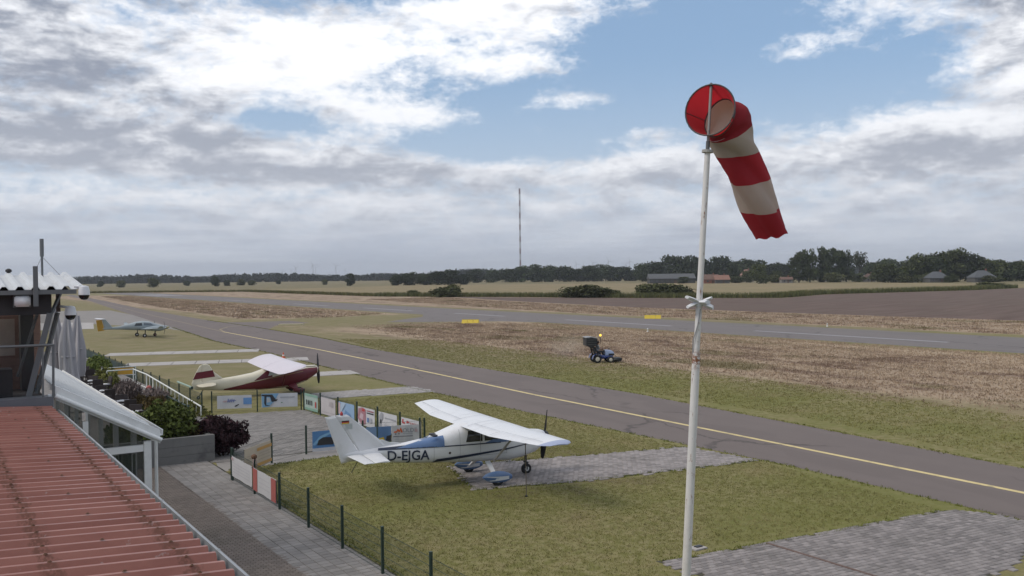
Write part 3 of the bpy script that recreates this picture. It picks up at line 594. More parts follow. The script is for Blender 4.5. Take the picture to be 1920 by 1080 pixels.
MB().tube([(0, 0, -.05), (0, 0, .5)], .028, 8).build('lower_pole', GREYM, an); MB().tube([(0, 0, .5), (0, 0, .95)], .048, 8).build('upper_pole', GREYM, an)
MB().tube([(0, 0, .5), (.42, .1, .02)], .005, 4).build('stay_wire', GREYM, an); MB().tube([(0, 0, .5), (-.2, .1, .02)], .005, 4).build('stay_wire', GREYM, an)
vt = thing('roof_vent', 'small dark vent cap on the tower cabin ridge', 'vent', (2.02, 26.4, 7.33)); MB().lathe((0, 0, 0), [(.045, -.02), (.045, .08), (.075, .09), (.07, .14), (.02, .17)], n=10).build('cap', DARKM, vt)
def dome_cam(loc, label, arm):
    t = thing('dome_camera', label, 'camera', loc, group='dome cameras on the tower cabin')
    MB().lathe((0, 0, 0), [(.03, .22), (.10, .20), (.125, .10), (.13, .0)], n=16).build('housing', M('white camera shell', (.66, .66, .68), .35), t, smooth=True)
    MB().lathe((0, 0, 0), [(.118, 0), (.11, -.05), (.075, -.10), (.01, -.125)], n=16).build('dome', M('black glass dome', (.012, .012, .014), .08), t, smooth=True)
    MB().tube([(0, 0, .18), arm], .03, 8).build('arm', MATS['white camera shell'], t)
dome_cam((3.36, YT - .15, 6.84), 'white dome camera hanging at the tower roof corner', (-.2, .05, .2))
dome_cam((3.12, YT + .3, 6.36), 'white dome camera on the post below the tower roof', (-.16, .5, .2))
# ================================================================== TERRACE
TZ = .55
terr = MB().prism([(5.1, 36.98, 0), (9.25, 36.98, 0), (10.2, 40, 0), (11.7, 45, 0), (12.0, 48.5, 0), (12.3, 95, 0), (5.1, 95, 0)], (0, 0, TZ)).build('terrace', M('terrace paving', (.17, .155, .145), .9, var=.2, coords='World'))
tag(terr, kind='structure')
pw_ = thing('planter_wall', 'grey concrete planter wall in front of the green shrubs', 'wall', (8.0, 36.7, 0))
CW = M('weathered grey concrete', (.175, .172, .165), .9, var=.22, scale=1.6, dirt=(.075, .075, .075), dscale=1.2, damt=.7, bump=.3, bscale=25)
for k in range(3): MB().box((7.7, 36.82, .17 + k * .345), (4.3, .22, .335)).build('course', CW, pw_, world=True)
MB().box((9.72, 37.35, .52), (.22, .82, 1.03)).build('return_wall', CW, pw_, world=True)
MB().box((7.6, 37.4, .5), (4.2, .9, .9)).build('soil', M('planter soil', (.04, .03, .02), .95), pw_, world=True)
LG = leafmat('shrub leaves', (.088, .110, .026)); LY = leafmat('olive leaves', (.11, .112, .03)); LP = leafmat('purple leaves', (.042, .020, .024), .5); LB = leafmat('bronze leaves', (.085, .060, .022)); LM = leafmat('mauve flower heads', (.17, .135, .125))
shrub('green_shrub', 'broad green leafy shrub behind the grey planter wall', 'shrub', (8.05, 37.9, .72), [(-.7, 0, .5, .9, .8, .75), (.1, -.1, .65, .8, .8, .8), (.7, .1, .55, .7, .8, .7), (-1.2, .3, .35, .7, .8, .6), (.3, .5, .8, .8, .7, .7)], 4200, .10, LG, 5, seed=3)
shrub('olive_shrub', 'olive bronze shrub beside the purple bush', 'shrub', (9.35, 37.9, .55), [(0, 0, .35, .55, .6, .55), (.3, .3, .2, .5, .5, .45), (-.2, .4, .5, .5, .5, .5)], 1700, .09, LB, 3, seed=4)
shrub('yellow_green_shrub', 'yellow green bush on the bank below the white handrail', 'shrub', (11.3, 46.5, -.25), [(0, 0, .7, .8, 1.4, .7), (-.6, 2, .8, .7, 1.4, .7), (.3, -1.3, .5, .6, .9, .55), (-.5, 4.2, .9, .6, 1.3, .6)], 3600, .10, LY, 4, seed=5)
shrub('purple_bush', 'dark purple barberry bush beside the fence corner', 'shrub', (10.35, 37.5, 0), [(0, 0, 1.0, .75, .7, .75)] + [(1.05 * math.cos(k * 1.9) * (.8 + .25 * math.sin(k * 5)), .8 * math.sin(k * 1.9), .75 + .75 * ((k * .37) % 1), .16 + .1 * ((k * .61) % 1), .2, .14 + .1 * ((k * .29) % 1)) for k in range(22)] + [(-.5, .1, 1.15, .6, .6, .65), (.55, -.1, .85, .55, .6, .6), (.1, 0, .55, .7, .6, .5), (-.3, .2, 1.5, .4, .4, .35), (.95, -.25, .8, .3, .35, .35)], 5600, .085, LP, 7, seed=6, aspect=2.2)
shrub('feather_grass', 'mauve feathery grass clump beside the terrace tables', 'grass clump', (9.5, 52.5, TZ), [(0, 0, .65, .75, .8, .6), (.4, .6, .5, .5, .6, .5)], 2200, .06, LM, 3, 1.5, 7, aspect=4)
shrub('mauve_grass', 'pale mauve flowering grass clump near the handrail foot', 'grass clump', (10.1, 48.6, TZ), [(0, 0, .6, .7, .9, .55), (.2, 1.0, .5, .5, .7, .5)], 2200, .06, LM, 3, 1.5, 8, aspect=4)
shrub('ochre_grass', 'ochre grass clump in front of the mauve grasses', 'grass clump', (9.7, 46.2, TZ), [(0, 0, .5, .6, .8, .5), (-.4, 1.4, .5, .5, .7, .45)], 1800, .06, LB, 3, 1.5, 9, aspect=4)
shrub('dark_hedge_bush', 'dark green bush at the far end of the terrace', 'shrub', (10.9, 70.5, .3), [(0, 0, .7, .9, 1.8, .7), (-.5, -2, .6, .8, 1.5, .65), (.2, 2, .8, .7, 1.4, .6)], 2600, .14, LG, 3, seed=10)
shrub('terrace_bush', 'olive bush behind the chairs on the terrace', 'shrub', (10.0, 62.0, TZ), [(0, 0, .55, .7, 1.2, .6), (-.1, -1.6, .45, .6, 1.0, .5)], 1700, .12, LY, 3, seed=11)
for o in COL.objects:
    if o.name == 'purple_bush': o.scale = (.86, .86, .9)
    if o.name == 'green_shrub': o.scale = (1.1, 1.1, 1.1)
# terrace furniture
RAT = M('dark brown rattan', (.030, .020, .018), .7, var=.3, scale=8, bump=.4, bscale=60); CUSH = M('white cushion', (.62, .62, .63), .9); TOPM = M('dark table top', (.055, .04, .036), .45, var=.2)
def table_proto():
    t = thing('terrace_table', 'x', 'table', (0, 0, TZ)); MB().box((0, 0, .735), (1.25, .8, .04)).build('table_top', TOPM, t)
    for sx in (-1, 1):
        for sy in (-1, 1): MB().box((sx * .55, sy * .33, .357), (.06, .06, .714)).build('leg', RAT, t)
    MB().box((0, 0, .68), (1.1, .66, .06)).build('apron', RAT, t); return t
def chair_proto():
    t = thing('rattan_chair', 'x', 'chair', (0, 0, TZ)); MB().box((0, 0, .42), (.56, .54, .07)).build('seat', RAT, t)
    MB().prism([(-.28, -.27, .455), (-.28, -.21, .455), (-.28, -.27, .92), (-.28, -.33, .92)], (.56, 0, 0)).build('backrest', RAT, t)
    for sx in (-1, 1):
        for sy in (-1, 1): MB().box((sx * .25, sy * .24, .193), (.05, .05, .385)).build('leg', RAT, t)
        MB().box((sx * .29, .0, .66), (.06, .56, .04)).build('armrest', RAT, t); MB().box((sx * .29, .25, .545), (.05, .05, .19)).build('arm_post', RAT, t)
    bm_obj(rounded((0, .02, .49), (.48, .48, .06), .02), 'cushion', CUSH, t); return t
tabs = [(8.9, 65, .1), (8.3, 58.2, 0), (8.0, 52.6, .1), (8.1, 47.6, -.1), (7.9, 43.4, 0)]
ordn = ['first', 'second', 'third', 'fourth', 'fifth']; t0 = table_proto(); c0 = chair_proto(); used = False
for i, (x, y, a) in enumerate(tabs[::-1]):
    t = t0 if i == 0 else copy_tree(t0); t.location = (x, y, TZ); t.rotation_euler = (0, 0, a)
    tag(t, f'dark terrace table, {ordn[i]} one behind the green shrub', 'table', 'tables on the terrace')
    for k, (dx, dy, rz, wd) in enumerate([(-.35, -.85, 0, 'near left'), (.4, -.9, .15, 'near right'), (-.3, .9, math.pi, 'far left'), (.4, .85, math.pi - .2, 'far right'), (1.05, 0, math.pi / 2, 'runway')]):
        c = c0 if not used else copy_tree(c0); used = True
        c.location = (x + dx, y + dy, TZ); c.rotation_euler = (0, 0, rz + a + random.gauss(0, .12))
        tag(c, f'dark rattan chair with white cushion, {wd} side of the {ordn[i]} terrace table', 'chair', 'rattan chairs on the terrace')
        if k in (0, 2):
            for ch in list(c.children):
                if ch.name.startswith('cushion') and False: bpy.data.objects.remove(ch)
for i, (x, y, a) in enumerate(tabs[::-1]):
    mn = MB().box((0, 0, .006), (.55, .34, .012)).box((.1, .02, .03), (.16, .12, .036)).build('table_linen', CUSH); mn.location = (x + .15, y - .1, TZ + .757); tag(mn, f'folded white linen on the {ordn[i]} terrace table', 'linen', 'linen on the terrace tables')
# railings
WST = M('white painted steel', (.62, .63, .60), .5)
rl = thing('ramp_handrail', 'white tubular handrail sloping down the terrace ramp', 'handrail', (11.4, 52, 0))
P_ = [(9.8, 60.4, 1.6), (11.35, 60.6, 1.6), (11.4, 57, 1.58), (11.42, 55.4, 1.5), (11.5, 45.2, 1.02)]
MB().tube(P_, .038, 8).build('top_rail', WST, rl, world=True)
MB().tube([(a, b, c - .8) for a, b, c in P_], .025, 8).build('bottom_rail', WST, rl, world=True)
for k in range(15):
    t = k / 14; z = 1.56 - .54 * max(0, (t - .05)) / .95; MB().tube([(11.4 + .1 * t, 57 - 11.8 * t, z), (11.4 + .1 * t, 57 - 11.8 * t, z - .8)], .018, 6).build('baluster', WST, rl, world=True)
for a, b, c in P_: MB().tube([(a, b, c), (a, b, .0)], .032, 8).build('post', WST, rl, world=True)
DGR = M('dark green steel', (.020, .042, .032), .5, var=.2)
lf = thing('terrace_edge_fence', 'low dark green rail fence on the terrace edge below the handrail', 'fence', (10.55, 48, 0))
for zz_ in (1.32, 1.12, .9): MB().tube([(10.55, 43.6, zz_ - .05), (10.6, 52.4, zz_)], .028, 6).build('rail', DGR, lf, world=True)
for k in range(5): MB().box((10.56, 43.7 + 2.15 * k, .95), (.06, .06, .82)).build('post', DGR, lf, world=True)
rk = thing('red_lamp_post', 'short dark post with a red cap on the terrace', 'post', (10.35, 51.8, TZ)); MB().box((0, 0, .4), (.07, .07, .8)).build('post', DGR, rk); MB().ball((.12, 0, .82), .12, sc=(1.2, 1, 1)).build('cap', M('faded red plastic', (.35, .08, .07), .6), rk, smooth=True)
yb = thing('yellow_banner', 'small yellow orange banner in a white frame behind the terrace', 'banner', (11.3, 62.3, .9))
MB().box((-.5, 0, .45), (1.75, .02, .42)).build('board', M('orange yellow print', (.55, .30, .03), .6, var=.4, scale=1.2), yb)
for z_ in (.20, .72): MB().tube([(-1.5, -.03, z_), (.5, -.03, z_)], .025, 6).build('frame_rail', WST, yb)
for x_ in (-1.5, .5): MB().tube([(x_, -.03, -.4), (x_, -.03, .74)], .025, 6).build('frame_post', WST, yb)
# closed parasols
PAR = M('grey white parasol cloth', (.36, .345, .36), .9, var=.18, scale=1.5, stretch=(3, 3, .5))
def parasol(x, y, top, bot, rad, label, seed):
    g = random.Random(seed); t = thing('closed_parasol', label, 'parasol', (x, y, TZ), group='closed parasols on the terrace'); rings = []; n = 28
    for k in range(13):
        f = k / 12; z = bot + (top - bot) * f; r = rad * (1.0 - .8 * f ** 1.6) * (1 + .10 * math.sin(f * 9 + seed)) * (.8 if k == 0 else 1)
        rings.append([(r * (1 + .28 * math.cos(7 * a + seed + f * 1.2)) * math.cos(a) + .05 * math.sin(f * 4 + seed), r * (1 + .28 * math.cos(7 * a + seed + f * 1.2)) * math.sin(a), z) for a in [2 * math.pi * j / n for j in range(n)]])
    MB().loft(rings).build('cloth', PAR, t, smooth=True); MB().tube([(0, 0, 0), (0, 0, top + .15)], .04, 8).build('pole', GREYM, t)
    MB().lathe((0, 0, 0), [(.45, 0), (.45, .08), (.1, .12)], n=16).build('base', CW, t); MB().lathe((0, 0, bot + (top - bot) * .45), [(rad * .82, 0), (rad * .82, .05)], n=18, mi=0).build('strap', PAR, t)
parasol(5.7, 48.8, 5.35, 1.4, .40, 'closed grey parasol nearest the tower cabin', 1)
parasol(6.1, 48.0, 5.05, 1.3, .42, 'closed grey parasol in the middle of the three', 2)
parasol(6.8, 50.5, 4.85, 1.8, .45, 'closed grey parasol standing furthest right by the dome camera', 4)
# ================================================================== AIRCRAFT
def paint(name, col, **k): return M(name, col, k.pop('rough', .28), var=k.pop('var', .05), scale=1.3, spec=.5, **k)
AW = paint('white aircraft paint', (.66, .66, .67), dirt=(.50, .49, .47), dscale=2.2, damt=.35); ABL = paint('blue aircraft paint', (.085, .15, .29), dirt=(.16, .22, .32), dscale=1.5); ANV = paint('navy stripe paint', (.018, .026, .055))
AGL = M('aircraft window', (.025, .028, .03), .06, spec=.6, var=.2); TYRE = M('black rubber', (.016, .016, .016), .85, var=.3); BLK = M('matt black metal', (.018, .018, .02), .5); ALU = M('dull aluminium', (.42, .42, .43), .4, .7)
class Sides(list):
    def build(s, *a, **k): return [mb.build(*a, **k) for mb in s]
class Body:
    """fuselage of superellipse sections: rows of (x, top, bottom, half width, exponent)"""
    def __init__(s, secs): s.s = sorted(secs)
    def at(s, x):
        xs = [q[0] for q in s.s]; return [float(np.interp(x, xs, [q[k] for q in s.s])) for k in (1, 2, 3, 4)]
    def ring(s, x, n=28):
        t, b, hw, e = s.at(x); zm, hh = (t + b) / 2, (t - b) / 2; r = []
        for j in range(n):
            a = 2 * math.pi * j / n; c, q = math.cos(a), math.sin(a)
            r.append((x, hw * math.copysign(abs(c) ** (2 / e), c), zm + hh * math.copysign(abs(q) ** (2 / e), q)))
        return r
    def side(s, x, z, off=.006):
        t, b, hw, e = s.at(x); u = min(.9999, abs((z - (t + b) / 2) / ((t - b) / 2))); return -(hw * (1 - u ** e) ** (1 / e) + off)
    def mesh(s, n=28, step=.12):
        x0, x1 = s.s[0][0], s.s[-1][0]; k = int((x1 - x0) / step); xs = sorted(set([round(x0 + (x1 - x0) * i / k, 4) for i in range(k + 1)] + [q[0] for q in s.s])); return MB().loft([s.ring(x, n) for x in xs])
    def patch(s, quad, nx=10, nz=4, off=.006, both=True):
        out = Sides(); mb = None; (a, b, c, d) = [Vector(p) for p in quad]                     # corners in (x, z), a-b bottom, d-c top
        for sg in ((1, -1) if both else (1,)):
            vs = []; mb = MB(); out.append(mb)
            for j in range(nz + 1):
                for i in range(nx + 1):
                    p = (a.lerp(b, i / nx)).lerp(d.lerp(c, i / nx), j / nz); vs.append((p.x, sg * s.side(p.x, p.y, off), p.y))
            mb.raw(vs, [(j * (nx + 1) + i, j * (nx + 1) + i + 1, (j + 1) * (nx + 1) + i + 1, (j + 1) * (nx + 1) + i) for j in range(nz) for i in range(nx)])
        return out
def airfoil(chord, th, le, y, z, n=9, tw=0.):
    up_, lo = [], []
    for i in range(n + 1):
        t = (1 - math.cos(math.pi * i / n)) / 2; yt = 5 * th * (.2969 * math.sqrt(t) - .126 * t - .3516 * t * t + .2843 * t ** 3 - .1036 * t ** 4); cm = .025 * math.sin(math.pi * t)
        up_.append((le - chord * t, y, z + chord * (cm + yt) - chord * t * tw)); lo.append((le - chord * t, y, z + chord * (cm - yt) - chord * t * tw))
    return up_ + lo[-2:0:-1]
def wheel(t, loc, r, wd, hub=AW, name='wheel'):
    o = MB().lathe((0, 0, 0), [(r * .55, -wd / 2), (r * .92, -wd / 2), (r, -wd * .28), (r, wd * .28), (r * .92, wd / 2), (r * .55, wd / 2)], 'y', 20).build(name, TYRE, t, smooth=True, loc=loc)
    MB().lathe((0, 0, 0), [(.02, -wd / 2 - .012), (r * .42, -wd / 2 - .006), (r * .56, -wd / 2 + .02), (r * .56, wd / 2 - .02), (r * .42, wd / 2 + .006), (.02, wd / 2 + .012)], 'y', 16).build('hub', hub, o, smooth=True); return o
def prop(t, x, z, rad, ang, mat, nb=2, tipc=None):
    for k in range(nb):
        a = ang + 2 * math.pi * k / nb; rings = []
        for f, c, tw in ((.06, .13, 1.0), (.25, .20, .95), (.5, .21, .85), (.75, .18, .75), (.95, .12, .7), (1.0, .05, .7)):
            cx, sx = math.cos(tw) * c / 2, math.sin(tw) * c / 2; e = Vector((0, math.sin(a), math.cos(a))); q = Vector((0, math.cos(a), -math.sin(a))); p = e * rad * f
            rings.append([Vector((x, 0, z)) + p + Vector((sx, 0, 0)) + q * cx, Vector((x + .02, 0, z)) + p, Vector((x, 0, z)) + p - Vector((sx, 0, 0)) - q * cx, Vector((x - .02, 0, z)) + p])
        MB().loft(rings).build('propeller_blade', mat, t)
def slab_fin(poly, th, taper=.5):
    """thin upright surface in the x-z plane; thickness falls off towards the edges"""
    n = len(poly); cx = sum(p[0] for p in poly) / n; cz_ = sum(p[1] for p in poly) / n; mb = MB()
    inn_ = [(cx + (x - cx) * .8, cz_ + (z - cz_) * .92) for x, z in poly]
    vs = [(x, -.008, z) for x, z in poly] + [(x, -th / 2, z) for x, z in inn_] + [(x, th / 2, z) for x, z in inn_] + [(x, .008, z) for x, z in poly]; fs = []
    for i in range(n):
        j = (i + 1) % n; fs += [(i, j, n + j, n + i), (2 * n + i, 2 * n + j, 3 * n + j, 3 * n + i), (i, 3 * n + i, 3 * n + j, j)]
    fs += [tuple(range(n, 2 * n)), tuple(range(2 * n, 3 * n))[::-1]]; return mb.raw(vs, fs)
# ---------------------------------------------------------------- white and blue high-wing aircraft
ce = thing('white_aircraft', 'white and blue high-wing aircraft parked on the paved pad', 'aircraft', (19.36, 27.35, 0), -.117)
cb = Body([(-7.78, 1.40, 1.14, .03, 2), (-7.2, 1.44, 1.08, .09, 2.2), (-6.35, 1.50, .97, .19, 2.6), (-5.53, 1.545, .87, .32, 2.9), (-4.75, 1.64, .80, .42, 3.0), (-4.29, 1.80, .77, .48, 3.0), (-3.75, 1.98, .73, .52, 3.2), (-3.4, 2.07, .71, .54, 3.4),
           (-2.4, 2.09, .66, .55, 3.4), (-2.2, 2.02, .65, .55, 3.2), (-1.72, 1.66, .62, .54, 3.0), (-1.2, 1.63, .67, .50, 2.8), (-.7, 1.60, .80, .46, 2.6), (-.40, 1.57, .98, .40, 2.4), (-.27, 1.53, 1.10, .30, 2.2)])
cb.mesh().build('fuselage', AW, ce, smooth=True)
for nm, q, m in (('blue_rear_panel', [(-5.95, 1.43), (-4.29, 1.37), (-4.29, 1.74), (-5.62, 1.50)], ABL), ('navy_stripe', [(-6.55, 1.40), (-2.2, 1.33), (-2.2, 1.37), (-6.5, 1.435)], ANV), ('blue_side_stripe', [(-2.85, 1.36), (-.75, 1.335), (-.75, 1.40), (-2.5, 1.48)], ABL),
                 ('navy_lower_stripe', [(-4.72, .83), (-2.0, 1.06), (-2.0, 1.115), (-4.55, .96)], ANV), ('navy_lower_stripe', [(-2.0, 1.06), (-.95, 1.20), (-.95, 1.225), (-2.0, 1.115)], ANV), ('blue_tail_flash', [(-6.55, 1.41), (-5.9, 1.43), (-5.6, 1.50), (-6.52, 1.47)], ANV)):
    cb.patch(q, 20, 12, .012).build(nm, m, ce, smooth=True)
for q in ([(-4.05, 1.42), (-3.55, 1.42), (-3.62, 1.80), (-3.86, 1.80)], ):
    pass
cb.patch([(-3.52, 1.46), (-2.9, 1.45), (-2.9, 1.84), (-3.42, 1.84)], 8, 5, .008).build('rear_side_window', AGL, ce, smooth=True)
cb.patch([(-2.82, 1.45), (-2.05, 1.47), (-2.25, 1.86), (-2.82, 1.85)], 8, 5, .008).build('door_window', AGL, ce, smooth=True)
ws = MB(); vs = []
for i in range(7):
    for j in range(5):
        y = -.46 + .92 * i / 6; x = -1.76 - .46 * j / 4 - .10 * (abs(y) / .46) ** 2; t_, b_, hw, e = cb.at(x); zm, hh = (t_ + b_) / 2, (t_ - b_) / 2
        vs.append((x + .004, y, zm + hh * (1 - min(.999, abs(y) / hw) ** e) ** (1 / e) + .008))
ws.raw(vs, [(i * 5 + j, i * 5 + j + 1, (i + 1) * 5 + j + 1, (i + 1) * 5 + j) for i in range(6) for j in range(4)]).build('windscreen', AGL, ce, smooth=True)
me = text_mesh('D-EJGA', .50, bold=.007); sc = 1.42 / (max(v.co.x for v in me.vertices) - min(v.co.x for v in me.vertices)); x0 = min(v.co.x for v in me.vertices)
for v in me.vertices:
    x = -6.23 + (v.co.x - x0) * sc; z = 1.045 - (x + 6.23) * .05 + v.co.y * .93; v.co = (x, cb.side(x, z, .022 if v.co.z > 0 else .012), z)
me.materials.append(ANV); lt = inst(me, 'registration', ce)
for sg, nm in ((-1, 'right_wing'), (1, 'left_wing')):
    rings = [airfoil(1.63, .125, -1.98, sg * y_, 2.02 + .0 * y_, tw=.02) for y_ in (.0, 2.6)] + [airfoil(1.12, .11, -2.12, sg * 5.25, 2.11, tw=.02)]
    rings = rings[:2] + [airfoil(1.50, .12, -2.0, sg * 3.4, 2.045, tw=.02)] + rings[2:]
    wg = MB().loft([[(a, b + (0.002 * sg if k == 0 else 0), c) for a, b, c in r] for k, r in enumerate(rings)], caps=True).build('wing', AW, ce, smooth=True)
    MB().loft([airfoil(1.12, .11, -2.12, sg * 5.253, 2.11, tw=.02), airfoil(.95, .09, -2.16, sg * 5.38, 2.10, tw=.02), airfoil(.62, .05, -2.3, sg * 5.46, 2.07)]).build('wing_tip', paint('pale blue tip paint', (.34, .38, .52)), ce, smooth=True)
    def wline(name, p, q, wd=.018):
        mb = MB()
        def zs(x, y): ch = float(np.interp(abs(y), (0, 2.6, 5.25), (1.63, 1.63, 1.12))); le = float(np.interp(abs(y), (0, 2.6, 5.25), (-1.98, -1.98, -2.12))); t = min(1, max(0, (le - x) / ch)); yt = .6 * (.2969 * math.sqrt(t) - .126 * t - .3516 * t * t + .2843 * t ** 3 - .1036 * t ** 4); return float(np.interp(abs(y), (0, 5.25), (2.02, 2.11))) + ch * (.025 * math.sin(math.pi * t) + yt - t * .02) + .012
        vs = []
        for i in range(9):
            x = p[0] + (q[0] - p[0]) * i / 8; y = sg * (p[1] + (q[1] - p[1]) * i / 8); ddx, ddy = q[0] - p[0], sg * (q[1] - p[1]); L = math.hypot(ddx, ddy); ox, oy = -ddy / L * wd / 2, ddx / L * wd / 2
            vs += [(x + ox, y + oy, zs(x, y)), (x - ox, y - oy, zs(x, y))]
        mb.raw(vs, [(2 * i, 2 * i + 1, 2 * i + 3, 2 * i + 2) for i in range(8)]).build(name, M('panel gap grey', (.24, .24, .26), .6), wg)
    wline('flap_gap', (-3.22, .6), (-3.22, 2.6)); wline('aileron_gap', (-3.2, 2.7), (-2.98, 5.1)); wline('control_gap', (-3.22, 2.65), (-3.6, 2.65)); wline('panel_seam', (-2.2, 1.1), (-3.2, 1.1), .012); wline('panel_seam', (-2.1, .62), (-3.5, .62), .02)
    MB().tube([(-2.45, sg * .50, .70), (-2.55, sg * 2.55, 2.03)], [.04, .035], 8).build('wing_strut', M('grey strut paint', (.36, .34, .32), .5), ce)
    cb_g = MB().prism([(-2.55, sg * .40, .66), (-2.75, sg * .40, .66), (-2.72, sg * 1.16, .22), (-2.60, sg * 1.16, .22)], (0, 0, .05)).build('gear_leg', AW, ce)
    wheel(ce, (-2.66, sg * 1.22, .21), .21, .15)
    rr = []
    for f in range(9):
        t = f / 8; x = -2.12 - 1.12 * t; h = .21 * math.sin(math.pi * min(1, t * .95 + .05)) ** .6; w2 = .15 * math.sin(math.pi * min(1, t * .93 + .06)) ** .7; zc = .27 + .06 * t; rr.append([(x, sg * 1.22 + w2 * math.cos(a), max(.055, zc + h * math.sin(a))) for a in [2 * math.pi * j / 16 for j in range(16)]])
    pant = MB().loft(rr).build('wheel_fairing', ABL, ce, smooth=True)
    st = MB()
    for s2 in (-1, 1):
        vs = []
        for f in range(1, 9):
            t = f / 8; x = -2.12 - 1.12 * t; h = .21 * math.sin(math.pi * min(1, t * .95 + .05)) ** .6; w2 = .15 * math.sin(math.pi * min(1, t * .93 + .06)) ** .7; zc = .27 + .06 * t
            for zz_ in (-.055 - .08 * t, .045 + .0 * t):
                u = max(-.95, min(.95, zz_ / max(.02, h))); vs.append((x, sg * 1.22 + s2 * (w2 * math.sqrt(1 - u * u) + .007), zc + h * u))
        st.raw(vs, [(2 * i, 2 * i + 1, 2 * i + 3, 2 * i + 2) for i in range(7)])
    st.build('white_band', AW, pant, smooth=True)
    # tailplane
    hs = MB().loft([airfoil(.62, .09, -6.45, sg * .10, 1.30), airfoil(.50, .08, -6.63, sg * 1.68, 1.31)]).build('tailplane', AW, ce, smooth=True)
    MB().loft([airfoil(.50, .07, -7.085, sg * .12, 1.30), airfoil(.34, .06, -7.145, sg * 1.70, 1.31)]).build('elevator', AW, ce, smooth=True)
slab_fin([(-6.15, 1.50), (-7.56, 2.66), (-7.93, 2.655), (-7.13, 1.35), (-6.4, 1.40)], .10).build('tail_fin', AW, ce)
slab_fin([(-7.14, 1.34), (-7.94, 2.655), (-8.28, 2.62), (-7.75, 1.06), (-7.5, 1.10)], .07).build('rudder', AW, ce)
slab_fin([(-5.55, 1.53), (-6.1, 1.62), (-6.4, 1.74), (-6.4, 1.46), (-5.7, 1.46)], .05).build('dorsal_fin', AW, ce)
for k, c_ in enumerate(((.015, .015, .015), (.42, .03, .03), (.55, .38, .04))): MB().box((-7.61, -.061, 2.452 - k * .036), (.25, .012, .036)).build('flag_stripe', M(f'flag {k}', c_, .5, var=.05), ce)
for i in range(5):
    for j in range(4): MB().box((-7.63 + i * .048 + .04, -.060, 2.20 + j * .048), (.034, .01, .034)).build('grey_checker', M('pale grey print', (.44, .48, .46), .5), ce)
MB().lathe((-7.72, 0, 2.65), [(.05, 0), (.05, .06), (.03, .11), (.004, .125)], n=10).build('beacon', M('red beacon lens', (.35, .03, .03), .2), ce, smooth=True)
MB().lathe((-.27, 0, 1.36), [(.17, 0), (.16, .10), (.11, .2), (.02, .28)], 'x', 16).build('spinner', BLK, ce, smooth=True)
for q in ([(-2.985, .95), (-2.97, .95), (-2.97, 1.86), (-2.985, 1.86)], [(-1.975, .95), (-1.96, .95), (-2.02, 1.60), (-2.035, 1.60)], [(-2.97, .945), (-1.96, .945), (-1.96, .96), (-2.97, .96)], [(-3.74, .80), (-3.728, .80), (-3.728, 1.90), (-3.74, 1.90)], [(-1.205, .74), (-1.193, .74), (-1.193, 1.56), (-1.205, 1.56)], [(-4.66, .84), (-4.648, .84), (-4.648, 1.55), (-4.66, 1.55)], [(-5.52, .93), (-5.508, .93), (-5.508, 1.46), (-5.52, 1.46)]):
    cb.patch(q, 10, 10, .009).build('panel_seam', M('faint panel seam', (.34, .34, .35), .6), ce)
prop(ce, -.16, 1.36, .94, -.22, BLK)
MB().tube([(-.95, 0, .95), (-.95, 0, .42)], .045, 8).build('nose_leg', BLK, ce); MB().tube([(-.93, -.10, .42), (-.93, -.10, .17)], .018, 6).build('nose_fork', BLK, ce); MB().tube([(-.93, .10, .42), (-.93, .10, .17)], .018, 6).build('nose_fork', BLK, ce); MB().box((-.94, 0, .43), (.08, .26, .05)).build('fork_crown', BLK, ce); MB().tube([(-.95, 0, .62), (-1.12, 0, .52), (-.95, 0, .43)], .018, 6).build('scissor_link', BLK, ce)
wheel(ce, (-.93, 0, .19), .19, .13, M('pale wheel hub', (.5, .5, .48), .5))
MB().lathe((-4.62, -.42, 1.74), [(.10, 0), (.10, .05), (.02, .07)], n=12).build('intake', BLK, ce)
MB().lathe((-4.55, 0, 1.73), [(.12, 0), (.12, .035), (.10, .05)], n=12).build('aerial_base', BLK, ce)
MB().lathe((-4.1, cb.side(-4.1, 1.14, .008), 1.14), [(.02, 0), (.045, .006)], 'y', 12).build('static_port', M('dark rust spot', (.07, .05, .04), .6), ce)
MB().bar((-1.75, -.35, .66), (-1.78, -.35, .55), .03).build('step', ALU, ce); MB().tube([(-7.2, 0, 1.08), (-7.42, 0, .72)], .012, 6).build('tie_down_rod', BLK, ce)
ROPE = M('brown rope', (.12, .10, .08), .9)
for sg in (-1, 1):
    rp_ = thing('tie_down_rope', f'taut tie-down rope under the {"near" if sg < 0 else "far"} wing of the white aircraft', 'rope', (0, 0, 0), group='tie-down ropes of the white aircraft')
    p = ce.location + Euler((0, 0, -.117)).to_matrix() @ Vector((-2.50, sg * 3.05, 0)); rp_.location = (p.x, p.y, 0); MB().tube([(0, 0, .02), (-.05, .04 * sg, 2.05)], .014, 6).build('rope', ROPE, rp_); MB().lathe((0, 0, 0), [(.05, 0), (.05, .03), (.02, .05)], n=10).build('ground_ring', BLK, rp_)
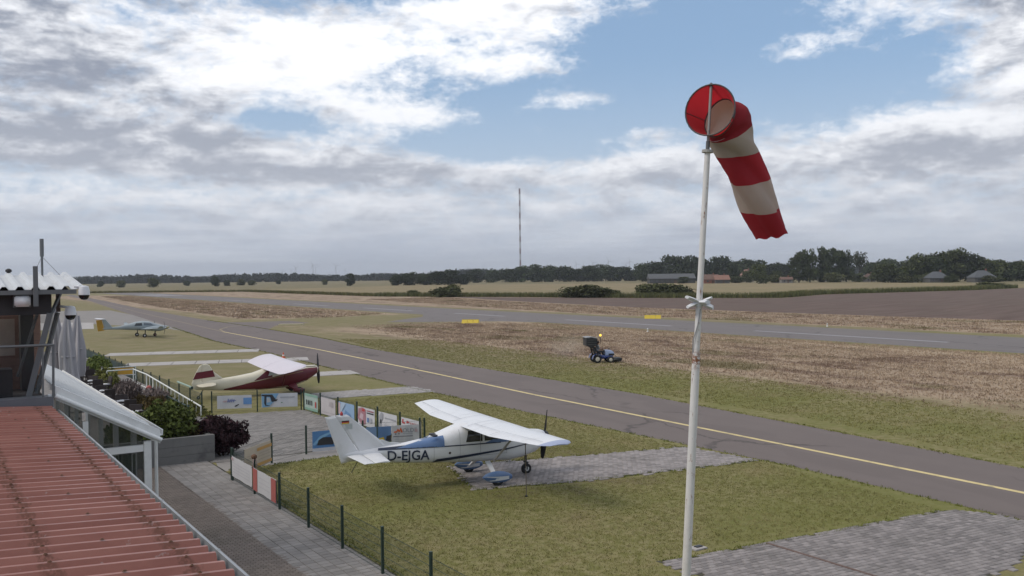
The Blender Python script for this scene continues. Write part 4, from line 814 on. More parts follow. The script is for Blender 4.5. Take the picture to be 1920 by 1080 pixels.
# ---------------------------------------------------------------- red and cream tailwheel aircraft
RED = paint('dark red aircraft paint', (.115, .010, .020), var=.12); CRM = paint('cream aircraft paint', (.62, .57, .45), dirt=(.5, .45, .36), dscale=2); WNG = paint('pinkish white wing paint', (.58, .52, .56)); 
st = thing('red_cream_aircraft', 'dark red and cream tailwheel aircraft behind the banner fence', 'aircraft', (21.2, 55.1, 0), -.101)
sb = Body([(-7.35, .98, .58, .03, 2), (-6.6, 1.08, .50, .10, 2.3), (-5.7, 1.18, .43, .22, 2.6), (-4.8, 1.28, .36, .34, 2.8), (-4.0, 1.40, .33, .43, 3.0), (-3.3, 1.62, .34, .50, 3.0), (-2.6, 1.90, .36, .52, 3.2), (-2.1, 2.05, .38, .52, 3.2), (-1.75, 1.98, .42, .52, 3.0), (-1.25, 1.66, .54, .50, 2.8), (-.7, 1.63, .72, .46, 2.6), (-.25, 1.63, 1.00, .40, 2.3), (-.02, 1.60, 1.16, .32, 2.2)])
sb.mesh().build('fuselage', CRM, st, smooth=True)
for q in ([(-5.75, .46), (-3.9, .44), (-3.9, .90), (-5.7, .54)], [(-3.9, .40), (-2.0, .44), (-2.0, 1.30), (-3.9, .90)], [(-2.0, .44), (-1.2, .60), (-1.2, 1.45), (-2.0, 1.30)], [(-1.2, .60), (-.7, .79), (-.7, 1.54), (-1.2, 1.45)], [(-.7, .78), (-.06, 1.12), (-.06, 1.54), (-.7, 1.54)]):
    sb.patch(q, 12, 8, .007).build('red_side_panel', RED, st, smooth=True)
sb.patch([(-4.0, .93), (-2.9, 1.12), (-2.9, 1.60), (-3.25, 1.50)], 8, 5, .009).build('red_cabin_panel', RED, st, smooth=True)
sb.patch([(-3.15, 1.20), (-2.62, 1.28), (-2.70, 1.58), (-3.05, 1.50)], 8, 5, .013).build('rear_window', M('pale cabin window', (.50, .52, .52), .15), st, smooth=True)  # pale base colour, where the door window is dark
sb.patch([(-2.5, 1.30), (-1.45, 1.50), (-1.75, 1.85), (-2.5, 1.75)], 8, 5, .012).build('door_window', AGL, st, smooth=True)
sb.patch([(-4.5, .80), (-1.0, 1.35), (-1.0, 1.375), (-4.5, .82)], 12, 1, .014).build('gold_pinstripe', M('gold pinstripe', (.32, .22, .08), .4), st, smooth=True)
for sg in (-1, 1):
    tw = .27
    MB().loft([airfoil(1.62, .125, -1.80, sg * .02, 2.06, tw=tw), airfoil(1.6, .12, -1.82, sg * 4.4, 2.10, tw=tw), airfoil(1.2, .10, -2.0, sg * 4.95, 2.06, tw=tw), airfoil(.5, .06, -2.3, sg * 5.12, 1.98, tw=tw)]).build('wing', WNG, st, smooth=True)
    MB().tube([(-2.3, sg * .45, .55), (-2.5, sg * 2.6, 1.92)], .035, 8).build('wing_strut', RED, st)
    MB().prism([(-1.45, sg * .40, .62), (-1.95, sg * .40, .50), (-1.52, sg * .92, .20), (-1.34, sg * .92, .20)], (0, 0, .06)).build('gear_leg', RED, st)
    wheel(st, (-1.38, sg * .98, .23), .23, .15, RED)
    rr = [[(-1.04 - .72 * f / 6, sg * .98 + .13 * math.sin(math.pi * (f + .4) / 6.8) ** .6 * math.cos(a), max(.09, .27 + .17 * math.sin(math.pi * (f + .4) / 6.8) ** .6 * math.sin(a))) for a in [2 * math.pi * j / 14 for j in range(14)]] for f in range(7)]
    MB().loft(rr).build('wheel_fairing', RED, st, smooth=True)
    MB().loft([airfoil(1.15, .07, -6.15, sg * .06, .92, tw=.06), airfoil(.95, .06, -6.35, sg * 1.2, .92, tw=.06), airfoil(.4, .05, -6.7, sg * 1.55, .90, tw=.06)]).build('tailplane', CRM, st, smooth=True)
slab_fin([(-5.75, 1.18), (-6.30, 1.62), (-6.52, 2.0), (-6.72, 2.11), (-6.92, 2.08), (-7.02, .62), (-6.6, 1.0)], .10).build('tail_fin', CRM, st)
slab_fin([(-6.93, 2.08), (-7.08, 1.95), (-7.34, 1.5), (-7.55, .95), (-7.48, .62), (-7.05, .60)], .07).build('rudder', CRM, st)
MB().prism([(-6.21, -.058, 1.30), (-7.46, -.058, 1.19), (-7.28, -.058, 1.60), (-6.33, -.058, 1.70)], (0, .116, 0)).build('red_tail_band', RED, st)
for q in ([(-6.9, .95), (-6.6, 1.02), (-6.5, 1.12), (-6.85, 1.06)], [(-6.6, .92), (-6.2, 1.05), (-6.15, 1.12), (-6.55, 1.03)]):
    MB().prism([(x, -.12, z - .18) for x, z in q], (0, .02, 0)).build('faded_emblem', M('faded red print', (.45, .22, .19), .6), st)
prop(st, .07, 1.44, .95, .12, BLK); MB().lathe((-.03, 0, 1.42), [(.16, 0), (.14, .08), (.03, .17)], 'x', 14).build('spinner', RED, st, smooth=True)
MB().box((-.55, 0, 1.638), (.9, .5, .02)).build('cowl_top', CRM, st)
MB().tube([(-6.9, 0, .55), (-7.15, 0, .14)], .025, 6).build('tail_spring', BLK, st); wheel(st, (-7.17, 0, .10), .10, .06, ALU, 'tail_wheel')
# ---------------------------------------------------------------- grey twin with T-tail
GRY = paint('blue grey aircraft paint', (.29, .33, .345), var=.1, dirt=(.22, .25, .265), dscale=1); YLW = paint('ochre yellow aircraft paint', (.42, .23, .02), var=.2)
da = thing('grey_twin_aircraft', 'grey twin-engined aircraft with yellow tail far left on the grass', 'aircraft', (27.1, 121, 0), .12)
db = Body([(-8.3, 1.33, 1.10, .04, 2), (-7.2, 1.36, 1.08, .10, 2.1), (-6.0, 1.45, 1.02, .18, 2.2), (-5.0, 1.68, .92, .34, 2.3), (-4.2, 1.90, .85, .50, 2.4), (-3.4, 1.98, .80, .58, 2.5), (-2.6, 1.90, .78, .58, 2.5), (-1.9, 1.62, .76, .54, 2.4), (-1.2, 1.42, .78, .44, 2.3), (-.5, 1.28, .86, .28, 2.1), (-.03, 1.15, 1.0, .06, 2)])
db.mesh(24, .2).build('fuselage', GRY, da, smooth=True)
db.patch([(-.55, .86), (-.08, .99), (-.08, 1.13), (-.55, 1.27)], 6, 4, .006).build('yellow_nose', paint('pale yellow nose paint', (.45, .38, .17)), da, smooth=True)
db.patch([(-4.5, 1.42), (-3.6, 1.42), (-3.6, 1.76), (-4.3, 1.74)], 6, 4, .01).build('rear_window', AGL, da, smooth=True); db.patch([(-3.4, 1.45), (-2.2, 1.40), (-2.5, 1.68), (-3.4, 1.80)], 6, 4, .01).build('canopy_window', M('grey canopy glass', (.13, .15, .17), .1), da, smooth=True)
slab_fin([(-6.9, 1.30), (-7.75, 2.35), (-8.15, 2.38), (-7.85, 1.1)], .12).build('tail_fin', GRY, da)
slab_fin([(-7.86, 1.0), (-8.16, 2.30), (-8.82, 2.28), (-8.62, .92)], .10).build('rudder', YLW, da)
for sg in (-1, 1):
    MB().loft([airfoil(1.35, .14, -2.55, sg * .3, .98), airfoil(1.1, .13, -2.7, sg * 2.2, 1.05), airfoil(.65, .11, -3.0, sg * 6.4, 1.32), airfoil(.35, .08, -3.2, sg * 6.65, 1.55)]).build('wing', GRY, da, smooth=True)
    na = MB().lathe((-2.2, sg * 1.75, 1.06), [(.06, -1.7), (.22, -1.1), (.31, -.3), (.33, .3), (.27, .75), (.16, .92)], 'x', 16).build('engine_nacelle', GRY, da, smooth=True)
    MB().lathe((-1.27, sg * 1.75, 1.06), [(.15, 0), (.1, .14), (.02, .25)], 'x', 12).build('spinner', AW, da, smooth=True)
    for k in range(3):
        a = .5 + k * 2.094; MB().prism([(-1.2, sg * 1.75 + .93 * math.sin(a) + .03 * math.cos(a), 1.06 + .93 * math.cos(a) - .03 * math.sin(a)), (-1.2, sg * 1.75 + .93 * math.sin(a) - .03 * math.cos(a), 1.06 + .93 * math.cos(a) + .03 * math.sin(a)), (-1.2, sg * 1.75 - .06 * math.cos(a), 1.06 + .06 * math.sin(a)), (-1.2, sg * 1.75 + .06 * math.cos(a), 1.06 - .06 * math.sin(a))], (.02, 0, 0)).build('propeller_blade', BLK, da)
    MB().tube([(-3.5, sg * 1.45, .95), (-3.55, sg * 1.45, .25)], .06, 8).build('gear_leg', BLK, da); wheel(da, (-3.6, sg * 1.45, .24), .24, .16)
    MB().loft([airfoil(.62, .09, -7.95, sg * .02, 2.42), airfoil(.48, .08, -8.1, sg * 1.6, 2.44)]).build('tailplane', AW, da, smooth=True)
MB().tube([(-1.75, 0, .85), (-1.85, 0, .22)], .05, 8).build('nose_leg', BLK, da); wheel(da, (-1.87, 0, .2), .2, .14, M('red brown hub', (.2, .07, .05), .6))
# ================================================================== RIDE-ON MOWER AND DRIVER
mo = thing('ride_on_mower', 'blue ride-on mower with raised dark grass hopper and lit amber beacon', 'mower', (46.75, 58.25, 0), -.42)
BLU = paint('mower blue', (.030, .055, .20)); LBL = paint('pale mower bonnet', (.30, .36, .50)); MBK = M('mower black', (.014, .015, .016), .6); CRE = M('cream rim', (.50, .47, .38), .5); HOPT = M('hopper cover', (.26, .26, .27), .6)
bm_obj(rounded((0, 0, .46), (1.5, .62, .30), .05), 'chassis', BLU, mo)
rr = [[(x, w_ * c, zb + (zt - zb) * s_) for c, s_ in ((-1, 0), (-1, .6), (-.8, .9), (-.4, 1), (.4, 1), (.8, .9), (1, .6), (1, 0))] for x, w_, zb, zt in ((.10, .30, .58, 1.02), (.35, .31, .58, 1.03), (.65, .30, .57, .97), (.82, .26, .56, .86), (.88, .20, .55, .74))]
MB().loft(rr).build('bonnet', LBL, mo, smooth=True); MB().box((.60, -.305, .66), (.46, .02, .14)).build('bonnet_grille', MBK, mo); MB().box((.62, .305, .66), (.46, .02, .14)).build('bonnet_grille', MBK, mo); MB().box((.885, 0, .64), (.03, .34, .12)).build('front_grille', MBK, mo)
bm_obj(rounded((1.0, 0, .24), (.80, 1.25, .24), .05), 'cutting_deck', MBK, mo); MB().box((1.38, 0, .30), (.08, 1.1, .12)).build('deck_roller', MBK, mo)
for sg in (-1, 1):
    for x_, r_, w_ in ((-.62, .33, .26), (.48, .26, .2)):
        o = MB().lathe((0, 0, 0), [(r_ * .5, -w_ / 2), (r_ * .9, -w_ / 2), (r_, -w_ * .25), (r_, w_ * .25), (r_ * .9, w_ / 2), (r_ * .5, w_ / 2)], 'y', 20).build('wheel', TYRE, mo, smooth=True, loc=(x_, sg * .52, r_))
        MB().lathe((0, 0, 0), [(.03, -w_ / 2 - .02), (r_ * .45, -w_ / 2 - .015), (r_ * .6, -w_ / 2 + .01), (r_ * .6, w_ / 2 - .01), (r_ * .45, w_ / 2 + .015), (.03, w_ / 2 + .02)], 'y', 16).build('rim', CRE, o, smooth=True)
    rr = [[(-.62 + .43 * math.cos(a), sg * .53 - .16, .33 + .43 * math.sin(a)) for a in [math.pi * j / 10 for j in range(11)]], [(-.62 + .43 * math.cos(a), sg * .53 + .16, .33 + .43 * math.sin(a)) for a in [math.pi * j / 10 for j in range(11)]]]
    MB().loft(rr, close=False, caps=False).build('mudguard', BLU, mo, smooth=True)
    MB().tube([(-.80, sg * .42, .5), (-.92, sg * .42, 1.55)], .035, 8).build('roll_bar', MBK, mo)
    MB().bar((-.75, sg * .5, .55), (-.95, sg * .5, 1.40), .11).build('lift_arm', MBK, mo); MB().bar((-.7, sg * .5, .95), (-1.2, sg * .5, 1.45), .08).build('lift_ram', MBK, mo)
bm_obj(rounded((-.45, 0, .72), (.5, .5, .12), .04), 'seat', MBK, mo); bm_obj(rounded((-.72, 0, 1.0), (.12, .5, .55), .05), 'seat_back', MBK, mo)
MB().tube([(.12, 0, .8), (-.08, 0, 1.13)], .025, 8).build('steering_column', MBK, mo)
MB().tube([(-.10 + .07 * math.cos(a), .17 * math.sin(a), 1.14 + .13 * math.cos(a)) for a in [2 * math.pi * j / 14 for j in range(15)]], .014, 6, cap=False).build('steering_wheel', MBK, mo)
MB().tube([(.55, .42, .75), (.62, .5, 1.02)], .015, 6).build('mirror_arm', MBK, mo); MB().ball((.62, .5, 1.06), .06).build('mirror', MBK, mo)
hp = MB().loft([[(-.62, y_, z_ - .10) for y_, z_ in ((-.62, 1.52), (.62, 1.52), (.62, 2.10), (-.62, 2.10))], [(-1.12, y_, z_ - .10) for y_, z_ in ((-.64, 1.42), (.64, 1.42), (.64, 2.20), (-.64, 2.20))], [(-1.52, y_, z_ - .10) for y_, z_ in ((-.60, 1.50), (.60, 1.50), (.60, 2.16), (-.60, 2.16))]]).build('hopper', MBK, mo)
MB().prism([(-.57, -.64, 2.03), (-1.12, -.66, 2.13), (-1.57, -.62, 2.09), (-1.57, -.62, 2.05), (-.57, -.64, 2.00)], (0, 1.28, 0)).build('hopper_lid', HOPT, mo)
for z_ in (1.62, 1.80, 1.98): MB().box((-1.07, -.655, z_ - .10), (.75, .02, .05)).build('hopper_rib', M('hopper rib grey', (.06, .062, .06), .6), mo)
MB().bar((-.9, -.45, 2.0), (-.30, -.45, 2.05), .05).build('deflector_arm', M('olive bar', (.18, .17, .10), .6), mo)
MB().tube([(-.30, -.35, 1.55), (-.30, -.35, 2.16)], .02, 6).build('beacon_pole', MBK, mo)
MB().lathe((-.30, -.35, 2.16), [(.07, 0), (.075, .10), (.05, .15), (.01, .16)], n=12).build('beacon', M('lit amber beacon', (1.0, .62, .05), .3, emit=1.6, var=0), mo, smooth=True)
# seated driver: one skinned body
def skin_figure(parent, joints, edges, mat, sub=2):
    me = bpy.data.meshes.new('body'); me.from_pydata([j[0] for j in joints], edges, []); o = bpy.data.objects.new('body', me); COL.objects.link(o)
    md = o.modifiers.new('skin', 'SKIN'); md.use_smooth_shade = True
    for v, j in zip(me.skin_vertices[0].data, joints): v.radius = j[1] if isinstance(j[1], tuple) else (j[1], j[1])
    me.skin_vertices[0].data[0].use_root = True
    sd = o.modifiers.new('sub', 'SUBSURF'); sd.levels = sub; sd.render_levels = sub
    bpy.context.view_layer.update(); m2 = bpy.data.meshes.new_from_object(o.evaluated_get(bpy.context.evaluated_depsgraph_get())); bpy.data.objects.remove(o)
    m2.materials.clear(); m2.materials.append(mat); b_ = bpy.data.objects.new('body', m2); COL.objects.link(b_); b_.parent = parent; return b_
pe = thing('person', 'person in grey shirt and dark trousers seated on the mower', 'person', (0, 0, 0), -.42); pe.location = mo.location.copy(); 
J = [((-.50, 0, .88), .14), ((-.50, 0, 1.05), (.15, .12)), ((-.47, 0, 1.28), (.17, .12)), ((-.45, 0, 1.40), (.10, .08)), ((-.43, 0, 1.47), .055), ((-.41, 0, 1.53), .07), ((-.40, 0, 1.62), (.085, .10)), ((-.40, 0, 1.70), .06),
     ((-.46, -.20, 1.36), .065), ((-.36, -.26, 1.12), .05), ((-.14, -.16, 1.14), .036), ((-.46, .20, 1.36), .065), ((-.36, .26, 1.12), .05), ((-.14, .16, 1.14), .036),
     ((-.44, -.11, .84), .09), ((-.06, -.15, .90), .075), ((0.0, -.16, .64), .055), ((.10, -.16, .62), .045), ((-.44, .11, .84), .09), ((-.06, .15, .90), .075), ((0.0, .16, .64), .055), ((.10, .16, .62), .045)]
E_ = [(0, 1), (1, 2), (2, 3), (3, 4), (4, 5), (5, 6), (6, 7), (3, 8), (8, 9), (9, 10), (3, 11), (11, 12), (12, 13), (0, 14), (14, 15), (15, 16), (16, 17), (0, 18), (18, 19), (19, 20), (20, 21)]
PM = bpy.data.materials.new('driver clothes and skin'); PM.use_nodes = True; T = NT(PM.node_tree); b = T.n['Principled BSDF']; ox, oy, oz = T.xyz(T.new('ShaderNodeTexCoord').outputs['Object'])
c = T.mix(T.sm(oz, .97, .98), (.025, .027, .035), (.24, .25, .26)); c = T.mix(T.sm(oz, 1.455, 1.465), c, (.34, .20, .14)); c = T.mix(T.mul(T.sm(ox, -.30, -.28), T.sm(oz, 1.0, 1.02)), c, (.34, .20, .14))
T.put(b.inputs['Base Color'], c); b.inputs['Roughness'].default_value = .85
skin_figure(pe, J, E_, PM)
MB().ball((-.42, 0, 1.655), .105, sc=(1.05, .95, .95)).build('hair', M('dark hair', (.02, .015, .012), .8), pe, smooth=True)
MB().prism([(-.315, -.02, 1.58), (-.315, .02, 1.58), (-.28, 0, 1.585)], (0, 0, .05)).build('nose', M('skin', (.34, .2, .14), .7), pe)
for sg in (-1, 1):
    MB().ball((-.315, sg * .035, 1.63), .012).build('eye', BLK, pe); MB().ball((-.40, sg * .09, 1.60), .025, sc=(.8, .5, 1.2)).build('ear', MATS['skin'], pe)
    hd = MB().ball((-.11, sg * .15, 1.16), .04, sc=(1.1, .6, 1))
    for k in range(4): hd.tube([(-.10, sg * .15 + (k - 1.5) * .016, 1.17), (-.06, sg * .15 + (k - 1.5) * .016, 1.185), (-.05, sg * .15 + (k - 1.5) * .016, 1.15)], .008, 5)
    hd.tube([(-.12, sg * .12, 1.15), (-.09, sg * .10, 1.13)], .009, 5).build('hand', MATS['skin'], pe, smooth=True)

dm = bpy.data.materials.new('thin dust'); dm.use_nodes = True; T = NT(dm.node_tree); T.n.clear(); out_ = T.new('ShaderNodeOutputMaterial'); vp = T.new('ShaderNodeVolumePrincipled'); vp.inputs['Color'].default_value = (.75, .66, .56, 1)
ob_ = T.new('ShaderNodeTexCoord').outputs['Object']; ln = T.new('ShaderNodeVectorMath', operation='LENGTH'); T.put(ln.inputs[0], T.v('MULTIPLY', ob_, (1 / 2.4, 1 / 1.6, 1 / 1.3)))
T.put(vp.inputs['Density'], T.mul(T.sm(ln.outputs['Value'], .2, 1.0, .34, 0), T.sm(T.noise(ob_, .9, 3), .35, .7))); T.l.new(vp.outputs[0], out_.inputs['Volume'])
dc = MB().ball((0, 0, 0), 1.0, 20, 14, sc=(2.4, 1.6, 1.3)).build('dust_cloud', dm); dc.location = (44.3, 59.6, 1.35); dc.rotation_euler = (0, 0, -.42); tag(dc, 'faint tan dust drifting behind the mower hopper', 'dust', kind='stuff')
# ================================================================== WIRE FENCES
FGR = M('green coated wire', (.022, .042, .030), .5, var=.2); PGR = M('green fence post', (.016, .036, .026), .5, var=.25, scale=5)
def panel_mesh(L, H=1.0):
    mb = MB()
    def wire(a, b, w_):
        a = Vector(a); b = Vector(b); d = (b - a).normalized(); s1 = Vector((0, 1, 0)) * w_ / 2; s2 = d.cross(Vector((0, 1, 0))) * w_ / 2
        mb.raw([p + q for p in (a, b) for q in (s1, s2, -s1, -s2)], [(i, (i + 1) % 4, 4 + (i + 1) % 4, 4 + i) for i in range(4)])
    n = int(L / .05)
    for i in range(n + 1): wire((i * L / n, 0, .03), (i * L / n, 0, H), .0052)
    for k in range(6):
        z = .05 + k * (H - .07) / 5
        for s in (-.006, .006): wire((0, s, z), (L, s, z), .007)
    return mb.mesh('wire_panel', FGR)
PMESH = {}
POST = MB().box((0, 0, .58), (.062, .062, 1.16)).box((0, 0, 1.166), (.07, .07, .012)).mesh('post', PGR)
def fence(name, label, pts, group='green wire mesh fences', hgt=1.03):
    t = thing(name, label, 'fence', (pts[0][0], pts[0][1], 0), group=group); o = t.location
    for p in pts: inst(POST, 'post', t, (p[0] - o.x, p[1] - o.y, 0), (0, 0, math.atan2(pts[1][1] - pts[0][1], pts[1][0] - pts[0][0])))
    for p, q in zip(pts, pts[1:]):
        L = round(math.hypot(q[0] - p[0], q[1] - p[1]), 2); a = math.atan2(q[1] - p[1], q[0] - p[0])
        if L not in PMESH: PMESH[L] = panel_mesh(L - .06, hgt)
        inst(PMESH[L], 'wire_panel', t, (p[0] - o.x + .03 * math.cos(a), p[1] - o.y + .03 * math.sin(a), .03), (0, 0, a))
    return t
F1 = [(9.36, 32.6 - 2.48 * k) for k in range(9)]
fence('wire_fence', 'green wire mesh fence along the grey path beside the lawn', F1)
F2 = [(9.36, 32.72), (11.5, 34.8), (13.25, 35.75), (15.65, 35.55), (17.9, 34.72)]
fence('wire_fence', 'green wire mesh fence across the front of the courtyard behind the white aircraft tail', F2)
F3 = [(18.05 - .5 * k / 6, 34.6 + 13.0 * k / 6) for k in range(7)]
fence('wire_fence', 'green wire mesh fence on the far right side of the courtyard hung with banners', F3)
F4 = [(17.45, 47.75), (15.35, 48.7), (13.2, 49.65)]
fence('wire_fence', 'green wire mesh fence behind the courtyard in front of the red aircraft', F4)
F5 = [(12.75, 49.9 + 2.5 * k) for k in range(20)]
fence('wire_fence', 'long green wire mesh fence along the terrace towards the grey aircraft', F5)
# green slats woven into the far bays make that fence look closed
sl = thing('screen_fence', 'dark green privacy strips on the far stretch of terrace fence', 'fence screen', (12.66, 66, 0))
for k in range(13): MB().box((12.66, 67.4 + 2.5 * k, .56), (.012, 2.3, .9)).build('privacy_strip', M('dark green strip', (.026, .045, .038), .7, var=.3, scale=1.5), sl, world=True)
tl = thing('green_tube', 'pale green tube lying along the top of the terrace fence', 'tube', (12.75, 54, 1.1)); MB().tube([(0, -2, .08), (0, 1.2, .10)], .06, 8).build('tube', M('pale green plastic', (.25, .33, .27), .6), tl, smooth=True); MB().box((0, -2.05, .06), (.12, .1, .16)).build('clamp', PGR, tl)
# ================================================================== BANNERS
def banner(label, p, q, z0, z1, base, art=(), group='banners on the fences', off=-.05):
    """art: (name, x0, z0, x1, z1, colour) in board fractions, or ('poly', colour, [(x, z)...]), or ('text', string, x, z, height, colour)"""
    p = Vector((p[0], p[1], 0)); q = Vector((q[0], q[1], 0)); d = (q - p); L = d.length; a = math.atan2(d.y, d.x); H = z1 - z0
    t = thing('banner', label, 'banner', (p.x, p.y, z0), a, group); n = [0]
    bmat = M('banner ' + str(tuple(base)), base, .5, var=.08, scale=1.5)
    nx = 8; vs = [(L * i / nx, off + .012 * math.sin(i * 1.7 + L * 9), z) for z in (0, H) for i in range(nx + 1)]; vs += [(x, y + .008, z) for x, y, z in vs]; m_ = nx + 1
    fs = [(i, i + 1, m_ + i + 1, m_ + i) for i in range(nx)] + [(2 * m_ + i, 3 * m_ + i, 3 * m_ + i + 1, 2 * m_ + i + 1) for i in range(nx)] + [(i, 2 * m_ + i, 2 * m_ + i + 1, i + 1) for i in range(nx)] + [(m_ + i, m_ + i + 1, 3 * m_ + i + 1, 3 * m_ + i) for i in range(nx)]
    MB().raw(vs, fs).build('board', bmat, t)
    yoff = off - .016
    for A in art:
        n[0] += 1; yo = yoff - .0012 * n[0]
        if A[0] == 'poly': MB().prism([(x * L, yo, z * H) for x, z in A[2]], (0, .001, 0)).build('print', M('print ' + str(tuple(A[1])), A[1], .5, var=.1), t)
        elif A[0] == 'text':
            me = text_mesh(A[1], 1.0, .0005); X = [v.co.x for v in me.vertices]; Z = [v.co.y for v in me.vertices]; s = A[4] * H / (max(Z) - min(Z)); sx = s * (A[6] if len(A) > 6 else 1)
            for v in me.vertices: v.co = (A[2] * L + (v.co.x - min(X)) * sx, yo + v.co.z, A[3] * H + (v.co.y - min(Z)) * s)
            me.materials.append(M('print ' + str(tuple(A[5])), A[5], .5, var=.1)); inst(me, 'lettering', t)
        else: MB().box(((A[1] + A[3]) / 2 * L, yo, (A[2] + A[4]) / 2 * H), ((A[3] - A[1]) * L, .001, (A[4] - A[2]) * H)).build(A[0], M('print ' + str(tuple(A[5])), A[5], .5, var=.1), t)
    for x in (.02, .98):
        for z in (.05, .95): MB().box((x * L, off + .03, z * H), (.02, .07, .02)).build('cable_tie', BLK, t)
    return t
Wt = (.52, .52, .54); Gy = (.30, .31, .34); LBu = (.16, .30, .52); DB = (.03, .07, .16); Rd = (.42, .05, .05); Bk = (.03, .03, .035); Or = (.50, .28, .09); Cr = (.50, .42, .33); Gn = (.20, .34, .27); Pk = (.46, .33, .35)
bars = lambda x0, x1, zs, c, h=.03: [('print', x0, z, x1, z + h, c) for z in zs]
lerp = lambda P, Q, t: (P[0] + (Q[0] - P[0]) * t, P[1] + (Q[1] - P[1]) * t)
banner('white notice banner with grey print near the fence corner', (9.36, 32.52), (9.36, 30.2), .22, .92, Wt, bars(.1, .9, (.25, .4, .55, .7), (.42, .42, .46), .025) + [('print', .02, .82, .12, .95, Pk)], off=-.06)
banner('white banner with red side panels on the near path fence', (9.36, 30.05), (9.36, 27.75), .20, .92, Wt, [('print', 0, 0, .20, 1, (.36, .10, .09)), ('print', .80, 0, 1, 1, (.36, .10, .09))] + bars(.27, .73, (.3, .5, .7), (.42, .42, .46), .02), off=-.06)
banner('cream and orange striped banner beside the fence corner post', lerp(F2[0], F2[1], .27), lerp(F2[0], F2[1], .96), .12, .94, Cr, [('print', .0, .02, 1, .16, Or), ('print', .45, .72, 1, .86, Or)] + bars(.08, .38, (.35, .5, .62), (.40, .33, .26), .03) + bars(.5, .95, (.3, .45, .58), (.40, .33, .26), .03))
banner('blue car picture banner behind the white aircraft tail', lerp(F2[2], F2[3], .10), lerp(F2[2], F2[3], .62), .08, .90, (.09, .22, .44), [('poly', (.22, .42, .62), [(0, .35), (.25, .75), (.6, .92), (.6, .82), (.3, .62), (.08, .3)]), ('poly', Bk, [(.15, .30), (.2, .55), (.35, .68), (.62, .66), (.72, .45), (.7, .28)]), ('poly', (.04, .10, .22), [(.72, .28), (.78, .72), (1, .8), (1, .28)]), ('print', 0, 0, 1, .16, Wt)])
banner('blue and yellow picture banner left of the white sign', lerp(F2[3], F2[4], .05), lerp(F2[3], F2[4], .49), .08, .88, (.10, .19, .36), [('print', 0, 0, .45, 1, (.17, .26, .42)), ('print', .45, 0, 1, .22, (.10, .14, .05)), ('poly', (.55, .40, .03), [(.50, .12), (.52, .4), (.7, .45), (.78, .15)]), ('poly', Bk, [(.78, .25), (.82, .5), (1, .55), (1, .22)]), ('print', .42, 0, .47, 1, (.05, .08, .06))], )
banner('white banner lettered MOLDE with orange red logo', lerp(F2[3], F2[4], .50), lerp(F2[3], F2[4], .985), .10, .90, Wt,
       [('poly', (.62, .13, .04), [(.06, .62), (.10, .70), (.17, .70), (.22, .84), (.27, .74), (.33, .90), (.40, .62), (.33, .62), (.32, .74), (.27, .62), (.22, .72), (.18, .62)]), ('poly', Bk, [(.12, .53), (.16, .53), (.16, .58), (.12, .58)]), ('poly', Bk, [(.24, .53), (.28, .53), (.28, .58), (.24, .58)]), ('text', 'OLDE', .40, .62, .22, (.20, .21, .24), .95)] + bars(.40, .76, (.54,), Gy, .025) + bars(.05, .76, (.40,), (.2, .2, .22), .045) + bars(.10, .80, (.26, .16), (.40, .40, .43), .02) + [('print', .84, .62, .93, .78, Pk)])
def fb(k, label, base, art, a=.10, b_=.92): banner(label, lerp(F3[k + 1], F3[k], a), lerp(F3[k + 1], F3[k], b_), .12, .98, base, art)
fb(5, 'pale green banner with dark lettering bars at the courtyard back corner', (.34, .42, .38), [('print', .05, 0, 1, .14, Gn), ('print', .05, .86, 1, 1, Gn)] + [('print', .14 + .13 * k, .32, .20 + .13 * k, .62, Bk) for k in range(4)] + [('print', .80, .25, .88, .6, Rd)])
fb(4, 'pale pinkish white banner, second from the courtyard back corner', (.46, .43, .44), [('poly', (.36, .33, .34), [(.55, .55), (.6, .8), (.8, .85), (.85, .55)]), ('print', .1, .15, .9, .19, (.4, .38, .39))])
fb(3, 'sky blue picture banner with red dots on the courtyard fence', (.24, .36, .52), [('poly', (.36, .45, .55), [(0, .5), (.2, 1), (.5, 1), (.1, .3)]), ('poly', (.13, .24, .42), [(.3, .1), (.45, .6), (.7, .45), (.9, .1)]), ('poly', Rd, [(.45, .25), (.5, .35), (.6, .35), (.62, .22)]), ('print', 0, .3, .12, .95, Pk)])
fb(2, 'banner with pink picture and white text half on the courtyard fence', Wt, [('poly', (.34, .17, .20), [(0, .35), (.05, .9), (.3, 1), (.5, .9), (.48, .1), (.2, .05)]), ('poly', (.48, .36, .40), [(.1, .4), (.2, .7), (.35, .6), (.3, .3)]), ('poly', Rd, [(.25, .8), (.3, .96), (.45, .9), (.4, .78)]), ('print', .55, .72, .95, .78, Bk), ('print', .55, .84, .95, .90, (.3, .1, .12)), ('print', .56, .25, .66, .5, (.12, .2, .4)), ('print', .70, .25, .84, .5, (.35, .36, .4))])
fb(1, 'white banner with grey portrait on its left edge', Wt, [('poly', Gy, [(.02, .1), (.05, .8), (.15, 1), (.25, .95), (.25, .7), (.15, .4), (.2, .1)]), ('poly', Bk, [(.08, .4), (.1, .6), (.18, .6), (.16, .38)]), ('print', .35, .70, .95, .76, Gy), ('print', .3, .35, .9, .38, (.42, .42, .44))])
fb(0, 'white banner with red heading next to the courtyard front corner', Wt, [('poly', Rd, [(.05, .70), (.07, .92), (.14, .92), (.12, .78), (.2, .78), (.2, .70)]), ('poly', Rd, [(.27, .74), (.3, .9), (.45, .82)])] + [('print', .48 + .08 * k, .74, .52 + .08 * k, .84, (.40, .12, .12)) for k in range(5)] + bars(.1, .9, (.5, .35), (.42, .42, .44), .03))
